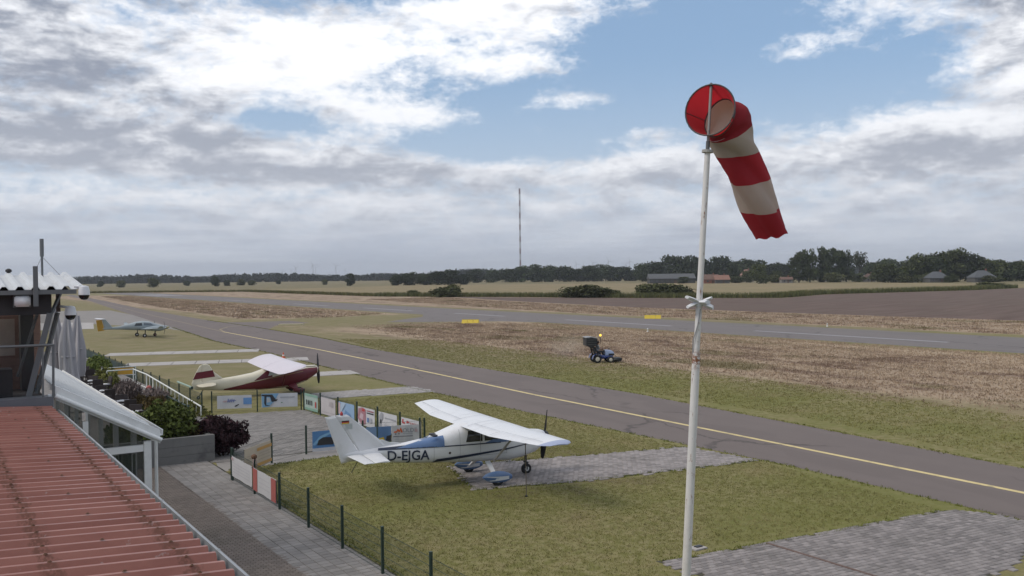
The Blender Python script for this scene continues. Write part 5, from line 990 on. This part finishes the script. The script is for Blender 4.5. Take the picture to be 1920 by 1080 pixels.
banner('white banner with blue script and light blue square behind the purple bush', lerp(F4[2], F4[1], .12), lerp(F4[2], F4[1], .88), .22, .92, Wt, [('print', .76, .30, 1, .80, (.13, .27, .52)), ('print', .78, .58, .98, .64, LBu)] + [('poly', (.05, .09, .30), [(.30 + .055 * k, .48), (.315 + .055 * k, .76 - .05 * (k % 2)), (.335 + .055 * k, .76 - .05 * (k % 2)), (.325 + .055 * k, .48)]) for k in range(4)] + [('poly', (.05, .09, .30), [(.30, .56), (.55, .60), (.55, .64), (.30, .60)]), ('poly', Bk, [(.50, .12), (.52, .22), (.62, .34), (.64, .30), (.56, .16)]), ('poly', Pk, [(.15, .52), (.2, .62), (.3, .62), (.26, .5)])])
banner('white and blue picture banner with dark headset shape', lerp(F4[1], F4[0], .10), lerp(F4[1], F4[0], .92), .22, .96, Wt, [('poly', (.18, .34, .50), [(.02, .0), (.0, 1), (.48, 1), (.36, .45), (.2, .05)]), ('poly', Bk, [(.0, .86), (.02, .95), (.3, .92), (.4, .55), (.45, .6), (.42, .45), (.28, .38), (.24, .75), (.14, .78), (.13, .2), (.25, .1), (.1, .12), (.07, .3), (.08, .80)]), ('poly', (.40, .42, .44), [(.15, .35), (.15, .7), (.22, .7), (.25, .4)]), ('print', .52, .68, .92, .74, Gy), ('print', .54, .30, .58, .36, (.1, .25, .15))])
rz2 = thing('rope_bundle', 'brown rope bundle tied on a near fence post between two banners', 'rope', (9.36, 30.12, 1.17)); MB().ball((0, 0, .09), .10, sc=(1, 1, .9)).build('knot', M('brown rope bundle', (.13, .07, .04), .9, var=.4, scale=12, bump=.5), rz2, smooth=True)
for dx_ in (-.03, .03): MB().tube([(dx_, -.05, .05), (dx_ * 2, -.07, -.12), (dx_ * 1.5, -.06, -.32)], .018, 6).build('tail', M('pale rope end', (.35, .26, .24), .9), rz2)
# ================================================================== WINDSOCK
wk = thing('windsock', 'red and white striped windsock on a tall white pole', 'windsock', (14.18, 14.87, 0))
POLE = M('white pole paint', (.60, .58, .56), .5, var=.1, scale=2, dirt=(.44, .42, .40), dscale=3, damt=.5); T = NT(POLE.node_tree); b = T.n['Principled BSDF']; src = b.inputs['Base Color'].links[0].from_socket
ob = T.new('ShaderNodeTexCoord').outputs['Object']; ox, oy, oz = T.xyz(ob); rz_ = T.mul(T.sm(T.noise(T.v('MULTIPLY', ob, (6, 6, 1.5)), 1.6, 5, .7), .60, .66), .85); jt = T.mul(T.sm(T.m('ABSOLUTE', T.m('SUBTRACT', oz, 5.28)), .02, .30, 1, 0), T.sm(T.noise(ob, 9, 4, .7), .44, .52))
T.put(b.inputs['Base Color'], T.mix(T.m('MAXIMUM', rz_, jt), src, (.20, .075, .03)))
pp = lambda z: Vector((.25 * z / 5.43 if z < 5.43 else .25 + .31 * (z - 5.43) / 5.88, -.16 * z / 5.43 if z < 5.43 else -.16 - .21 * (z - 5.43) / 5.88, z))
MB().tube([pp(0), pp(2.7), pp(5.43)], [.098, .094, .088], 16).build('lower_pole', POLE, wk, smooth=True)
MB().tube([pp(5.40), pp(7.5), pp(9.85)], [.068, .066, .062], 16).build('upper_pole', POLE, wk, smooth=True)
MB().tube([pp(9.83), pp(9.89)], .125, 14).build('flange', M('grey flange', (.30, .29, .27), .6), wk); MB().tube([pp(9.88), pp(10.08)], .045, 10).build('swivel', M('dark swivel', (.09, .09, .09), .5), wk)
MB().tube([pp(10.06), pp(11.31)], .033, 10).build('spindle', M('grey spindle', (.27, .26, .25), .5, .3), wk, smooth=True); MB().lathe(pp(11.29), [(.05, 0), (.05, .03), (.02, .07)], n=8).build('cap', MATS['dark swivel'], wk)
cbm = MB().tube([pp(5.35) - R0 * .075, pp(5.7) - R0 * .10 - Fh * .05, pp(6.05) - R0 * .02 - Fh * .085, pp(6.4) + R0 * .02 - Fh * .08], .012, 6); cbm.build('cable', M('grey cable', (.25, .25, .26), .6), wk)
CL = M('white rag', (.60, .61, .63), .9, var=.12, scale=6)
for k, (a1, a2, l, dz_, w_) in enumerate([(math.pi * .95, .25, .30, .07, .07), (.15, -.35, .27, -.06, .10), (.0, .3, .25, .04, .06), (math.pi, -.3, .26, -.05, .06), (1.2, 0, .22, 0, .08)]):
    d = R0 * math.cos(a1) - Fh * (.35 if k % 2 else .5) ; d.normalize(); c0 = pp(6.55); rr = []
    for f in range(5):
        t = f / 4; c = c0 + d * (.03 + l * t) + Vector((0, 0, a2 * .18 * t + dz_ * t)); w2 = 1.45 * w_ * (.5 + .7 * math.sin(math.pi * (t * .7 + .1))); s_ = d.cross(Vector((0, 0, 1))).normalized()
        rr.append([c + s_ * w2 * math.cos(q) * .9 + Vector((0, 0, w2 * .38 * math.sin(q))) for q in [2 * math.pi * j / 8 for j in range(8)]])
    MB().loft(rr).build('rag', CL, wk, smooth=True)
MB().lathe(pp(6.50), [(.085, -.05), (.10, 0), (.095, .06)], n=12).build('rag_knot', CL, wk, smooth=True)
ZV = Vector((0, 0, 1)); AN = pp(10.75)
S = [((-.02, 0, -.10), (.54, -.10, .83), .565), ((.25, -.13, .16), (.80, -.28, .52), .44), ((.46, -.21, .34), (.72, -.60, .40), .53), ((.53, -.42, .42), (.40, -.86, .34), .515), ((.74, -.86, .56), (.16, -.94, .30), .455), ((1.03, -1.48, .72), (.13, -.95, .28), .44), ((1.36, -2.13, .90), (.13, -.95, .28), .425), ((1.67, -2.67, 1.04), (.30, -.92, .26), .345)]
def cyc(i, t):
    q = [S[max(0, min(len(S) - 1, i + k))] for k in (-1, 0, 1, 2)]; out = []
    for a, b_, c, d in zip(*[list(x[0]) + list(x[1]) + [x[2]] for x in q]): out.append(b_ + .5 * t * (c - a + t * (2 * a - 5 * b_ + 4 * c - d + t * (3 * (b_ - c) + d - a))))
    return out
def sring(i, t, sc_=1., n=36):
    v = cyc(i, t); s_ = i + t; c = AN + R0 * v[0] + ZV * v[1] + Fh * v[2]; nn = (R0 * v[3] + ZV * v[4] + Fh * v[5]).normalized(); x = nn.cross(Fh if abs(nn.dot(Fh)) < .8 else ZV).normalized(); x = (ZV - nn * ZV.dot(nn)).normalized() if i < 2 else x
    x = (Vector((0, 0, 1)) - nn * nn.z).normalized() if abs(nn.z) < .97 else x; y_ = nn.cross(x); r = []
    for j in range(n):
        a = 2 * math.pi * j / n; w_ = max(0, s_ - 1.2) / 6; k = 1 + .05 * w_ * 4 * math.sin(3 * a + s_ * 2.1) * min(1, w_ * 3) + .045 * w_ * math.sin(7 * a + s_ * 4) + .012 * math.sin(11 * a + s_ * 9) * min(1, max(0, s_ - 1.5)); r.append(c + (x * math.cos(a) + y_ * math.sin(a)) * v[6] * k * sc_)
    return r
FR = M('red sock fabric', (.30, .018, .030), .8, var=.28, scale=1.6, dirt=(.38, .07, .075), dscale=.9, damt=.5, bump=.3, bscale=5); FC = M('cream sock fabric', (.47, .41, .36), .85, var=.15, scale=2, dirt=(.38, .33, .30), dscale=1.5, damt=.6, bump=.3, bscale=5)
def cloth(m_, col, k=.45):          # thin woven fabric lets daylight through
    T = NT(m_.node_tree); out = T.n['Material Output']; tr = T.new('ShaderNodeBsdfTranslucent'); tr.inputs[0].default_value = (*col, 1); mx = T.new('ShaderNodeMixShader'); mx.inputs[0].default_value = k
    T.l.new(T.n['Principled BSDF'].outputs[0], mx.inputs[1]); T.l.new(tr.outputs[0], mx.inputs[2]); T.l.new(mx.outputs[0], out.inputs[0]); return m_
cloth(FR, (.48, .03, .045)); cloth(FC, (.62, .55, .48))
def band(name, i0, i1, mat, sc_=1., wavy=False):
    rr = []
    for i in range(i0, i1):
        for k in range(8): rr.append(sring(i, k / 8, sc_))
    rr.append(sring(i1 - 1, 1.0, sc_))
    if wavy: rr[-1] = [p + ZV * .025 * math.sin(j * 1.3) for j, p in enumerate(rr[-1])]
    return MB().loft(rr, caps=False).build(name, mat, wk, smooth=True)
band('mouth_funnel', 0, 1, cloth(M('red mouth fabric', (.36, .022, .026), .8, var=.1), (.65, .03, .04))); band('red_band', 1, 3, FR); band('white_band', 3, 4, FC); band('red_band', 4, 5, FR); band('white_band', 5, 6, FC); band('red_band', 6, 7, FR, wavy=True)
band('inner_lining', 1, 4, M('pale sock lining', (.86, .76, .66), .95, var=.05), .985)
for i, rad in ((0, .018), (1, .020)):
    r = sring(i, 0, 1.0, 32); MB().tube(r + [r[0]], rad, 6, cap=False).build('hoop', M('dark hoop steel', (.06, .05, .05), .5), wk, smooth=True)
for a in (0, 9, 18, 27): MB().tube([sring(0, 0)[a], sring(1, 0)[a]], .008, 5).build('stay', MATS['dark hoop steel'], wk)
MB().tube([pp(10.35), AN + R0 * -.02 - ZV * .55 - Fh * .08], .015, 6).build('hoop_bracket', MATS['dark hoop steel'], wk)
# ================================================================== AIRFIELD MARKERS
YM = M('yellow marker plastic', (.55, .40, .03), .5, var=.15)
def marker(loc, rz, label, n=3):
    t = thing('runway_marker', label, 'marker', loc, rz, 'yellow runway marker boards')
    for k in range(n):
        x0 = -1.3 + 2.6 * k / n; MB().loft([[(x0 + .02, -.42, 0), (x0 + .02, -.10, .55), (x0 + .02, .10, .55), (x0 + .02, .42, 0)], [(x0 + 2.6 / n - .02, -.42, 0), (x0 + 2.6 / n - .02, -.10, .55), (x0 + 2.6 / n - .02, .10, .55), (x0 + 2.6 / n - .02, .42, 0)]]).build('panel', YM, t)
    MB().box((0, 0, .57), (2.6, .06, .03)).build('ridge', BLK, t)
marker((69.8, 118.5, 0), -.75, 'yellow marker board in the dry grass on the near side of the runway'); marker((97.9, 109.4, 0), -.75, 'yellow marker board on the far side of the runway')
for loc, lb in (((75.4, 85.2, 0), 'small white edge light on the near side of the runway'), ((99.3, 77.4, 0), 'small white edge light on the far side of the runway')):
    t = thing('runway_light', lb, 'edge light', loc, group='white runway edge lights'); MB().lathe((0, 0, 0), [(.14, 0), (.10, .10), (.05, .12), (.05, .25)], n=10).build('base', M('white light housing', (.6, .6, .58), .5), t); MB().lathe((0, 0, .25), [(.09, 0), (.10, .1), (.05, .18)], n=10).build('lens', M('clear lens', (.5, .5, .5), .1), t)
pb = thing('marker_slab', 'pale flat marker slab on the grass beside the taxiway bend', 'marker', (47.2, 133, 0), -.5); MB().box((0, 0, .10), (3.6, .9, .2)).build('slab', M('pale yellow slab', (.42, .37, .24), .8), pb); MB().box((0, 0, .215), (3.4, .7, .03)).build('top_panel', MATS['pale yellow slab'], pb)
co = thing('traffic_cone', 'small orange cone on the concrete strip beside the red aircraft', 'cone', (27.3, 79.0, .03)); MB().box((0, 0, .02), (.36, .36, .04)).build('base', M('orange plastic', (.55, .10, .03), .5), co); MB().lathe((0, 0, .04), [(.14, 0), (.03, .5)], n=14).build('cone', MATS['orange plastic'], co, smooth=True)
MB().lathe((0, 0, .22), [(.101, 0), (.077, .11)], n=14).build('white_collar', WST, co)
mh = thing('ground_plate', 'small pale cover plate in the lawn beside the windsock pole', 'cover', (17.0, 17.35, 0)); MB().box((0, 0, .02), (.42, .3, .04)).build('plate', CONC, mh); MB().box((.05, .02, .05), (.2, .12, .03)).build('lug', BLK, mh)
# ================================================================== TREES
def tree_meshes(kind, seed):
    """unit tree: height 1, crown width 1"""
    g = random.Random(seed); B = []
    if kind == 'poplar': zs = (.0, .99, .46, .15)
    elif kind == 'high': zs = (.48, .98, .44, .16)
    elif kind == 'bush': zs = (.0, .95, .46, .28)
    else: zs = (.0, .98, .45, .18)
    z0, z1, rmax, rb = zs
    for k in range(36):
        f = g.random(); z = z0 + rb * .5 + (z1 - z0 - rb) * f
        env = math.sin(math.pi * min(1, max(.04, (.22 + .70 * f)))) ** (.45 if kind != 'poplar' else .35)
        a = g.random() * 6.283; d = rmax * env * math.sqrt(g.random()) * .82; s = rb * g.uniform(.7, 1.25) * (.75 + .4 * env)
        B.append((d * math.cos(a), d * math.sin(a), z, s * 1.15, s * 1.15, s * (.8 if kind != 'poplar' else .65)))
    return B
KM = {'broad': leafmat('dark broadleaf foliage', (.040, .053, .022), .4, .32), 'olive': leafmat('olive broadleaf foliage', (.060, .072, .026), .4, .28), 'poplar': leafmat('poplar foliage', (.046, .058, .024), .4, .2), 'high': leafmat('thin crown foliage', (.042, .050, .022), .4, .2), 'bush': leafmat('hedge foliage', (.072, .078, .030), .4, .25)}
BARK = M('tree bark', (.055, .045, .035), .9)
PROTO = {}
for kind, nv, n, leaf in (('broad', 5, 2600, .062), ('olive', 3, 2600, .062), ('poplar', 3, 2600, .055), ('high', 1, 900, .05), ('bush', 4, 2000, .08)):
    for v in range(nv):
        B = tree_meshes(kind, 100 + v * 7 + len(kind)); me = leaf_mesh('crown', B, n, leaf, KM[kind], .3, 1.4, 0, 50 + v)
        tb = MB(); zt = .62 if kind != 'bush' else .4; tb.tube([(0, 0, -.02), (.01, 0, zt * .4), (0, .01, zt)], [.035, .026, .012], 8)
        for k in range(6):
            b_ = B[k * 4 % len(B)]; zz_ = zt * (.35 + .1 * k); tb.tube([(0, 0, zz_), (b_[0] * .6, b_[1] * .6, (zz_ + b_[2]) / 2 + .03), (b_[0], b_[1], b_[2])], [.014, .009, .004], 5)
        PROTO[(kind, v)] = (me, tb.mesh('trunk', BARK))
cnt = {}
def tree(x, y, h, w_, kind, label, group, name=None, cat='tree'):
    nv = max(v for k, v in PROTO if k == kind) + 1; v = cnt.get(kind, 0) % nv; cnt[kind] = cnt.get(kind, 0) + 1
    t = thing(name or ('poplar_tree' if kind == 'poplar' else 'bush' if kind == 'bush' else 'broadleaf_tree'), label, cat, (x, y, 0), random.uniform(0, 6.28), group)
    t.scale = (w_ * 1.12, w_ * 1.12, h); inst(PROTO[(kind, v)][0], 'crown', t); inst(PROTO[(kind, v)][1], 'trunk', t); return t
ORD = ['leftmost', 'second from left', 'third from left', 'fourth from left', 'fifth from left', 'sixth from left', 'seventh from left', 'eighth from left', 'ninth from left', 'tenth from left', 'eleventh from left', 'twelfth from left', 'thirteenth from left', 'fourteenth from left']
def row(L, kind, phrase, group, cat='tree', wf=1.0):
    for i, (x, y, h, w_) in enumerate(sorted(L, key=lambda q: q[0] * R0.x + q[1] * R0.y)):
        k = kind if isinstance(kind, str) else kind[i % len(kind)]; tree(x, y, h, w_ * wf, k, f'{ORD[i]} of the {phrase}', group, cat=cat)
row([(519.3, 592.6, 15.4, 13.6), (529.5, 585.9, 18.0, 18.1), (540.9, 578.4, 21.9, 19.0), (551.5, 571.5, 21.3, 18.1), (562.2, 564.6, 20.3, 18.1), (574.3, 556.6, 20.6, 18.1), (585.0, 549.7, 17.7, 18.1), (594.1, 543.7, 18.0, 16.3), (602.8, 538.1, 17.0, 16.3), (612.3, 531.9, 15.5, 15.4), (621.8, 525.7, 14.0, 15.4), (684.5, 484.8, 15.4, 18.1), (694.0, 478.6, 16.7, 18.1), (705.4, 471.2, 14.7, 16.3)], 'broad', 'dark trees behind the long barn and village', 'trees behind the barn', wf=1.15)
row([(476.9, 393.3, 20.2, 11.0), (483.0, 389.4, 22.5, 10.3), (490.5, 384.5, 23.1, 11.0), (497.1, 380.2, 22.6, 10.3), (502.5, 376.6, 21.5, 8.9)], 'poplar', 'tall poplars right of the windsock', 'tall poplars', wf=1.1)
tree(518.3, 378.2, 19.9, 10.5, 'high', 'slender tree with a small high crown right of the poplars', 'single trees in the village')
row([(495.4, 321.5, 16.4, 13.8), (502.0, 317.3, 17.5, 13.8), (507.5, 313.7, 18.4, 12.6), (513.8, 309.5, 19.3, 13.8), (519.9, 305.6, 16.7, 13.8), (525.9, 301.7, 13.8, 11.9), (533.0, 297.0, 13.7, 13.8), (540.4, 292.2, 12.0, 13.8), (546.5, 288.3, 11.9, 12.6)], ('olive', 'broad', 'olive'), 'big trees around the houses at the right edge', 'trees around the right houses', wf=1.1)
row([(479.1, 332.2, 11.3, 13.8), (487.0, 327.0, 9.3, 10.7)], 'olive', 'two low trees between poplars and grey roofed house', 'low trees near the grey roof')
tree(432.8, 386.3, 12.0, 11.1, 'olive', 'rounded lighter green tree standing left of the poplars', 'single trees in the village'); tree(486.8, 458.5, 11.1, 9.8, 'broad', 'round dark tree right of the orange roofed barn', 'single trees in the village'); tree(471.6, 432.6, 7.9, 7.2, 'olive', 'small tree beside the pale gabled house', 'single trees in the village'); tree(473.1, 407.8, 8.3, 7.0, 'olive', 'small pale tree just left of the poplars', 'single trees in the village')
row([(308.8, 634.3, 8.2, 9.0), (317.0, 629.0, 10.5, 10.6), (326.2, 623.0, 8.8, 11.4), (334.7, 617.4, 11.1, 12.2), (343.6, 611.6, 11.4, 12.2), (351.1, 606.7, 8.0, 8.1)], 'broad', 'dark copse left of the lattice mast', 'dark copse in the field', wf=1.2)
row([(441.4, 738.9, 13.6, 14.0), (455.2, 729.8, 11.9, 13.0), (467.8, 721.6, 13.7, 13.0), (477.4, 715.4, 15.1, 15.0), (487.9, 708.5, 16.4, 17.0), (499.2, 701.2, 16.3, 16.0), (510.9, 693.5, 14.6, 16.0), (521.0, 686.9, 12.5, 14.0), (530.2, 680.9, 14.9, 14.0), (540.3, 674.4, 15.7, 15.0), (549.9, 668.1, 15.1, 13.0), (558.7, 662.4, 13.5, 13.0), (567.1, 656.9, 8.4, 12.0)], 'broad', 'dark trees below the lattice mast', 'trees below the mast', wf=1.2)
row([(149.5, 949.6, 5.6, 7.1), (150.7, 851.4, 6.5, 6.5), (166.8, 799.9, 8.0, 8.0), (220.8, 913.3, 5.1, 7.2), (218.5, 805.7, 8.8, 7.4), (238.7, 839.4, 5.8, 6.3), (261.6, 873.8, 6.6, 6.6), (265.8, 854.3, 5.0, 6.0), (318.3, 933.1, 4.4, 5.0), (310.8, 785.5, 5.3, 4.3), (282.0, 660.2, 9.5, 7.4)], ('broad', 'bush'), 'lone trees in the far left field', 'lone field trees', wf=.95)
row([(148.2, 267.8, 3.7, 7.8), (153.5, 271.9, 4.3, 4.3), (153.2, 301.0, 2.0, 3.9)], 'bush', 'left bushes on the field edge under the dark copse', 'left field edge bushes', 'bush')
row([(168.3, 223.8, 3.5, 5.8), (170.5, 220.2, 4.0, 6.5), (173.1, 216.1, 3.4, 5.8), (179.0, 217.8, 2.3, 3.9)], 'bush', 'bushes on the field edge above the mower', 'field edge bushes above the mower', 'bush', 1.1)
row([(184.8, 208.5, 4.3, 5.8), (187.3, 204.3, 4.1, 6.7), (189.9, 200.2, 4.0, 5.7)], 'bush', 'bushes on the field edge left of the windsock pole', 'field edge bushes by the pole', 'bush', 1.1)
row([(334.8, 189.6, 2.6, 6.0), (335.9, 186.6, 2.2, 5.9)], 'bush', 'two bushes on the field edge at the right', 'field edge bushes at the right', 'bush')
row([(430, 450, 4.5, 8), (447, 441, 5.0, 9), (452, 424, 4.5, 8), (466, 404, 6, 8), (470, 396, 5, 7), (489, 376, 6.5, 9), (500, 366, 5.5, 8), (507, 357, 6, 9), (478, 318, 4.2, 8), (490, 312, 4.5, 8), (486, 296, 4.0, 7), (497, 281, 4.2, 8), (506, 282, 5.5, 9)], ('olive', 'bush'), 'low garden trees in front of the village houses', 'garden trees in front of the houses', wf=1.1)
# far wood: one mass
WOOD = [(60, 1750, 12), (130, 1705, 12), (213.4, 1651.7, 12.0), (249.9, 1627.9, 13.3), (286.5, 1604.1, 13.6), (323.0, 1580.2, 15.8), (359.5, 1556.4, 12.6), (396.0, 1532.6, 11.4), (432.5, 1508.8, 14.3), (469.0, 1485.0, 14.6), (498.2, 1465.9, 15.1), (527.5, 1446.9, 13.8), (556.7, 1427.8, 10.8), (585.9, 1408.7, 11.3), (615.1, 1389.7, 10.5), (644.3, 1370.6, 13.1), (673.5, 1351.6, 11.8), (702.7, 1332.5, 11), (746.6, 1303.9, 16.9), (775.8, 1284.9, 18.3), (805.0, 1265.8, 16.1), (900, 1200, 14), (1000, 1130, 14), (1100, 1060, 15), (1200, 980, 16), (1300, 860, 16), (1400, 700, 17), (1480, 560, 18), (1540, 440, 19)]
g = random.Random(5); Bw = []
for (x0, y0, h0), (x1, y1, h1) in zip(WOOD, WOOD[1:]):
    n = max(3, int(math.hypot(x1 - x0, y1 - y0) / 2.2))
    for k in range(n):
      for rep in range(2):
        t = k / n; h = (h0 + (h1 - h0) * t) * g.uniform(.78, 1.04); r = g.uniform(3, 5.5); Bw.append((x0 + (x1 - x0) * t + g.gauss(0, 5), y0 + (y1 - y0) * t + g.gauss(0, 6), h * .47, r, r, h * .52))
o = bpy.data.objects.new('far_wood', leaf_mesh('far_wood', Bw, 170000, 2.1, leafmat('far wood foliage', (.026, .036, .020), .35), .5, 1.2, 0, 9)); COL.objects.link(o); tag(o, 'long dark wood along the horizon', 'wood', kind='stuff')
Bh = []
for k in range(120): Bh.append((720 + 170 * k / 119 + g.gauss(0, 6), 470 - 190 * k / 119 + g.gauss(0, 8), 6 + g.uniform(0, 2), 6, 6, 7))
o = bpy.data.objects.new('village_wood', leaf_mesh('village_wood', Bh, 22000, 1.0, KM['broad'], .4, 1.3, 0, 10)); COL.objects.link(o); tag(o, 'dark wooded mass behind the village houses at the right', 'wood', kind='stuff')
# ================================================================== VILLAGE
WALLS = {'white': M('white house wall', (.17, .16, .15), .9), 'brick': M('red brick wall', (.20, .085, .06), .9, var=.2), 'grey': M('grey house wall', (.08, .078, .075), .9), 'dark': M('dark barn boards', (.05, .048, .046), .9, var=.2)}
ROOFS = {'orange': M('orange roof tiles', (.135, .078, .058), .8, var=.2), 'grey': M('slate grey roof', (.075, .08, .088), .7, var=.15), 'pale': M('pale barn roof', (.075, .078, .082), .7), 'rust': M('rusty roof tiles', (.22, .115, .085), .8, var=.25)}
DOORM = M('brown door', (.08, .05, .035), .7); WIN = M('house window', (.05, .055, .065), .2)
def house(x, y, h, L, dep, wall, roof, label, rz=-HEAD, hip=False, name='house', gable=False, eave=.45):
    t = thing(name, label, 'house' if name == 'house' else 'barn', (x, y, 0), rz, 'village buildings'); hw = h * eave
    MB().box((0, 0, hw / 2), (L, dep, hw)).build('wall', WALLS[wall], t); e = .4
    if gable: r = MB().prism([(-L / 2 - e, -dep / 2 - e, hw - .1), (L / 2 + e, -dep / 2 - e, hw - .1), (0, -dep / 2 - e, h)], (0, dep + 2 * e, 0)).build('roof', ROOFS[roof], t); MB().prism([(-L / 2, -dep / 2 - e - .03, hw - .05), (L / 2, -dep / 2 - e - .03, hw - .05), (0, -dep / 2 - e - .03, h - .5)], (0, .02, 0)).build('gable', WALLS[wall], t)
    else:
        k = L * .32 if hip else -e; a = (-L / 2 - e, L / 2 + e)
        r = MB().raw([(a[0], -dep / 2 - e, hw - .1), (a[1], -dep / 2 - e, hw - .1), (a[1], dep / 2 + e, hw - .1), (a[0], dep / 2 + e, hw - .1), (-L / 2 + k, 0, h), (L / 2 - k, 0, h)], [(0, 1, 5, 4), (2, 3, 4, 5), (1, 2, 5), (3, 0, 4), (3, 2, 1, 0)]).build('roof', ROOFS[roof], t)
    if name == 'house': MB().box((L * .2, 0, h + .2), (.7, .6, 1.4)).build('chimney', WALLS['brick'], r)
    n = max(2, int(L / 3.2))
    for i in range(n):
        w_ = MB().box(((i + .5) / n * L - L / 2, -dep / 2 - .03, hw * .55), (1.1, .06, min(1.2, hw * .5))).build('window', WALLS['white'], t); MB().box(((i + .5) / n * L - L / 2, -dep / 2 - .07, hw * .55), (.9, .03, min(1.0, hw * .4))).build('pane', WIN, w_)
    MB().box((L * .08, -dep / 2 - .04, min(1.0, hw * .42)), (1.0 if name == 'house' else 3, .08, min(2.0, hw * .84))).build('door', DOORM, t); return t
house(442.6, 475.4, 6.6, 31.6, 12, 'dark', 'pale', 'long low barn with pale grey roof left of the windsock pole', name='barn', eave=.5)
house(436.5, 431.6, 5.9, 9.6, 7, 'brick', 'orange', 'orange roofed brick outbuilding just right of the windsock pole'); house(440.3, 425.5, 5.4, 9.2, 7, 'grey', 'rust', 'grey walled house with faded roof beside the orange roof')
house(512, 470.0, 9.0, 8.5, 9, 'white', 'rust', 'pale gabled house behind the small tree', gable=True); house(462.1, 391.1, 3.8, 7.0, 5, 'white', 'orange', 'small white house left of the poplar trunks', eave=.6)
house(523, 403, 4.2, 10.4, 7, 'white', 'pale', 'white house seen between the poplar trunks', eave=.6); house(518, 371, 5.2, 6, 6, 'white', 'orange', 'white gabled house with orange roof below the slender tree', gable=True)
house(540, 372, 3.8, 7, 6, 'brick', 'rust', 'reddish shed among the low trees'); house(500.3, 330.1, 5.6, 8.0, 7, 'white', 'orange', 'white house with steep orange roof left of the grey roofed house', gable=True)
house(488.3, 305.8, 6.2, 11.5, 9, 'grey', 'grey', 'house with broad grey hipped roof in the village', hip=True, eave=.42); house(497.7, 284.7, 6.6, 12, 9, 'grey', 'grey', 'grey hipped roof house with chimney nearest the right edge', hip=True, eave=.42)
# ================================================================== MAST AND WIND TURBINES
ma = thing('lattice_mast', 'tall thin guyed lattice mast on the horizon', 'mast', (1108.5, 1664.8, 0)); RM = M('mast red', (.13, .05, .045), .7); WM = M('mast grey white', (.34, .34, .35), .7)
for k in range(15):
    z0, z1 = 13 * k, 13 * (k + 1) - .2; mb = MB(); r_ = 1.5
    cs = [(r_ * math.cos(a), r_ * math.sin(a)) for a in (0, 2.094, 4.189)]
    for i in range(3):
        mb.tube([(*cs[i], z0), (*cs[i], z1)], .5, 5)
        for j in range(6): a_, b_ = cs[i], cs[(i + 1) % 3]; mb.tube([(*a_, z0 + j * 2.13), (*b_, z0 + (j + 1) * 2.13)], .14, 4)
    mb.build('mast_section', RM if k % 2 == 0 else WM, ma)
for a in (.5, 2.6, 4.7):
    for z in (90, 180): MB().tube([(math.cos(a), math.sin(a), z), (95 * math.cos(a), 95 * math.sin(a), 0)], .05, 4).build('guy_wire', WM, ma)
TU = [(2697.2, 7792.2, 62.7), (2759.5, 7751.5, 66.5), (2445.2, 6762.6, 79.0), (2371.8, 6213.5, 91.4), (2938.6, 7634.7, 87.3), (2700.8, 6595.9, 87.7), (3152.8, 7494.9, 65.8), (4843.4, 6392.2, 93.7), (5199.9, 6756.6, 88.5), (4964.2, 6313.4, 101.3), (4442.5, 5459.8, 100.4), (4578.8, 5370.8, 98.6), (5526.9, 6543.3, 93.9)]
TM = M('turbine grey', (.30, .31, .33), .6)
tm0 = MB().tube([(0, 0, 0), (0, 0, 1)], [.035, .02], 8).mesh('tower', TM); tm1 = MB().box((0, 0, 1.0), (.05, .09, .045)).mesh('nacelle', TM); tm2 = MB().prism([(-.018, -.05, .03), (.018, -.05, .03), (.008, -.05, .46), (-.004, -.05, .46)], (0, .012, 0)).mesh('blade', TM)
for i, (x, y, h) in enumerate(sorted(TU, key=lambda q: (q[0] * R0.x + q[1] * R0.y) / (q[0] * Fh.x + q[1] * Fh.y))):
    t = thing('wind_turbine', (f'{ORD[i]} of the tiny wind turbines over the far left wood' if i < 7 else f'{ORD[i - 7]} of the tiny wind turbines right of the lattice mast'), 'wind turbine', (x, y, 0), -HEAD + g.uniform(-.5, .5), 'wind turbines on the horizon'); t.scale = (h, h, h)
    inst(tm0, 'tower', t); inst(tm1, 'nacelle', t)
    a0 = g.uniform(0, 2)
    for k in range(3): inst(tm2, 'blade', t, (0, 0, 1.0), (0, a0 + k * 2.094, 0))
# ================================================================== HAZE
HAZE = 0.00011
if HAZE:
    hm = bpy.data.materials.new('thin haze'); hm.use_nodes = True; nt = hm.node_tree; nt.nodes.clear(); out = nt.nodes.new('ShaderNodeOutputMaterial'); pvn = nt.nodes.new('ShaderNodeVolumePrincipled')
    pvn.inputs['Color'].default_value = (.86, .90, .97, 1); pvn.inputs['Density'].default_value = HAZE; pvn.inputs['Anisotropy'].default_value = .1; nt.links.new(pvn.outputs[0], out.inputs['Volume'])
    hz = MB().box((2500, 5500, 104), (24000, 18000, 212)).build('haze', hm); tag(hz, kind='stuff')
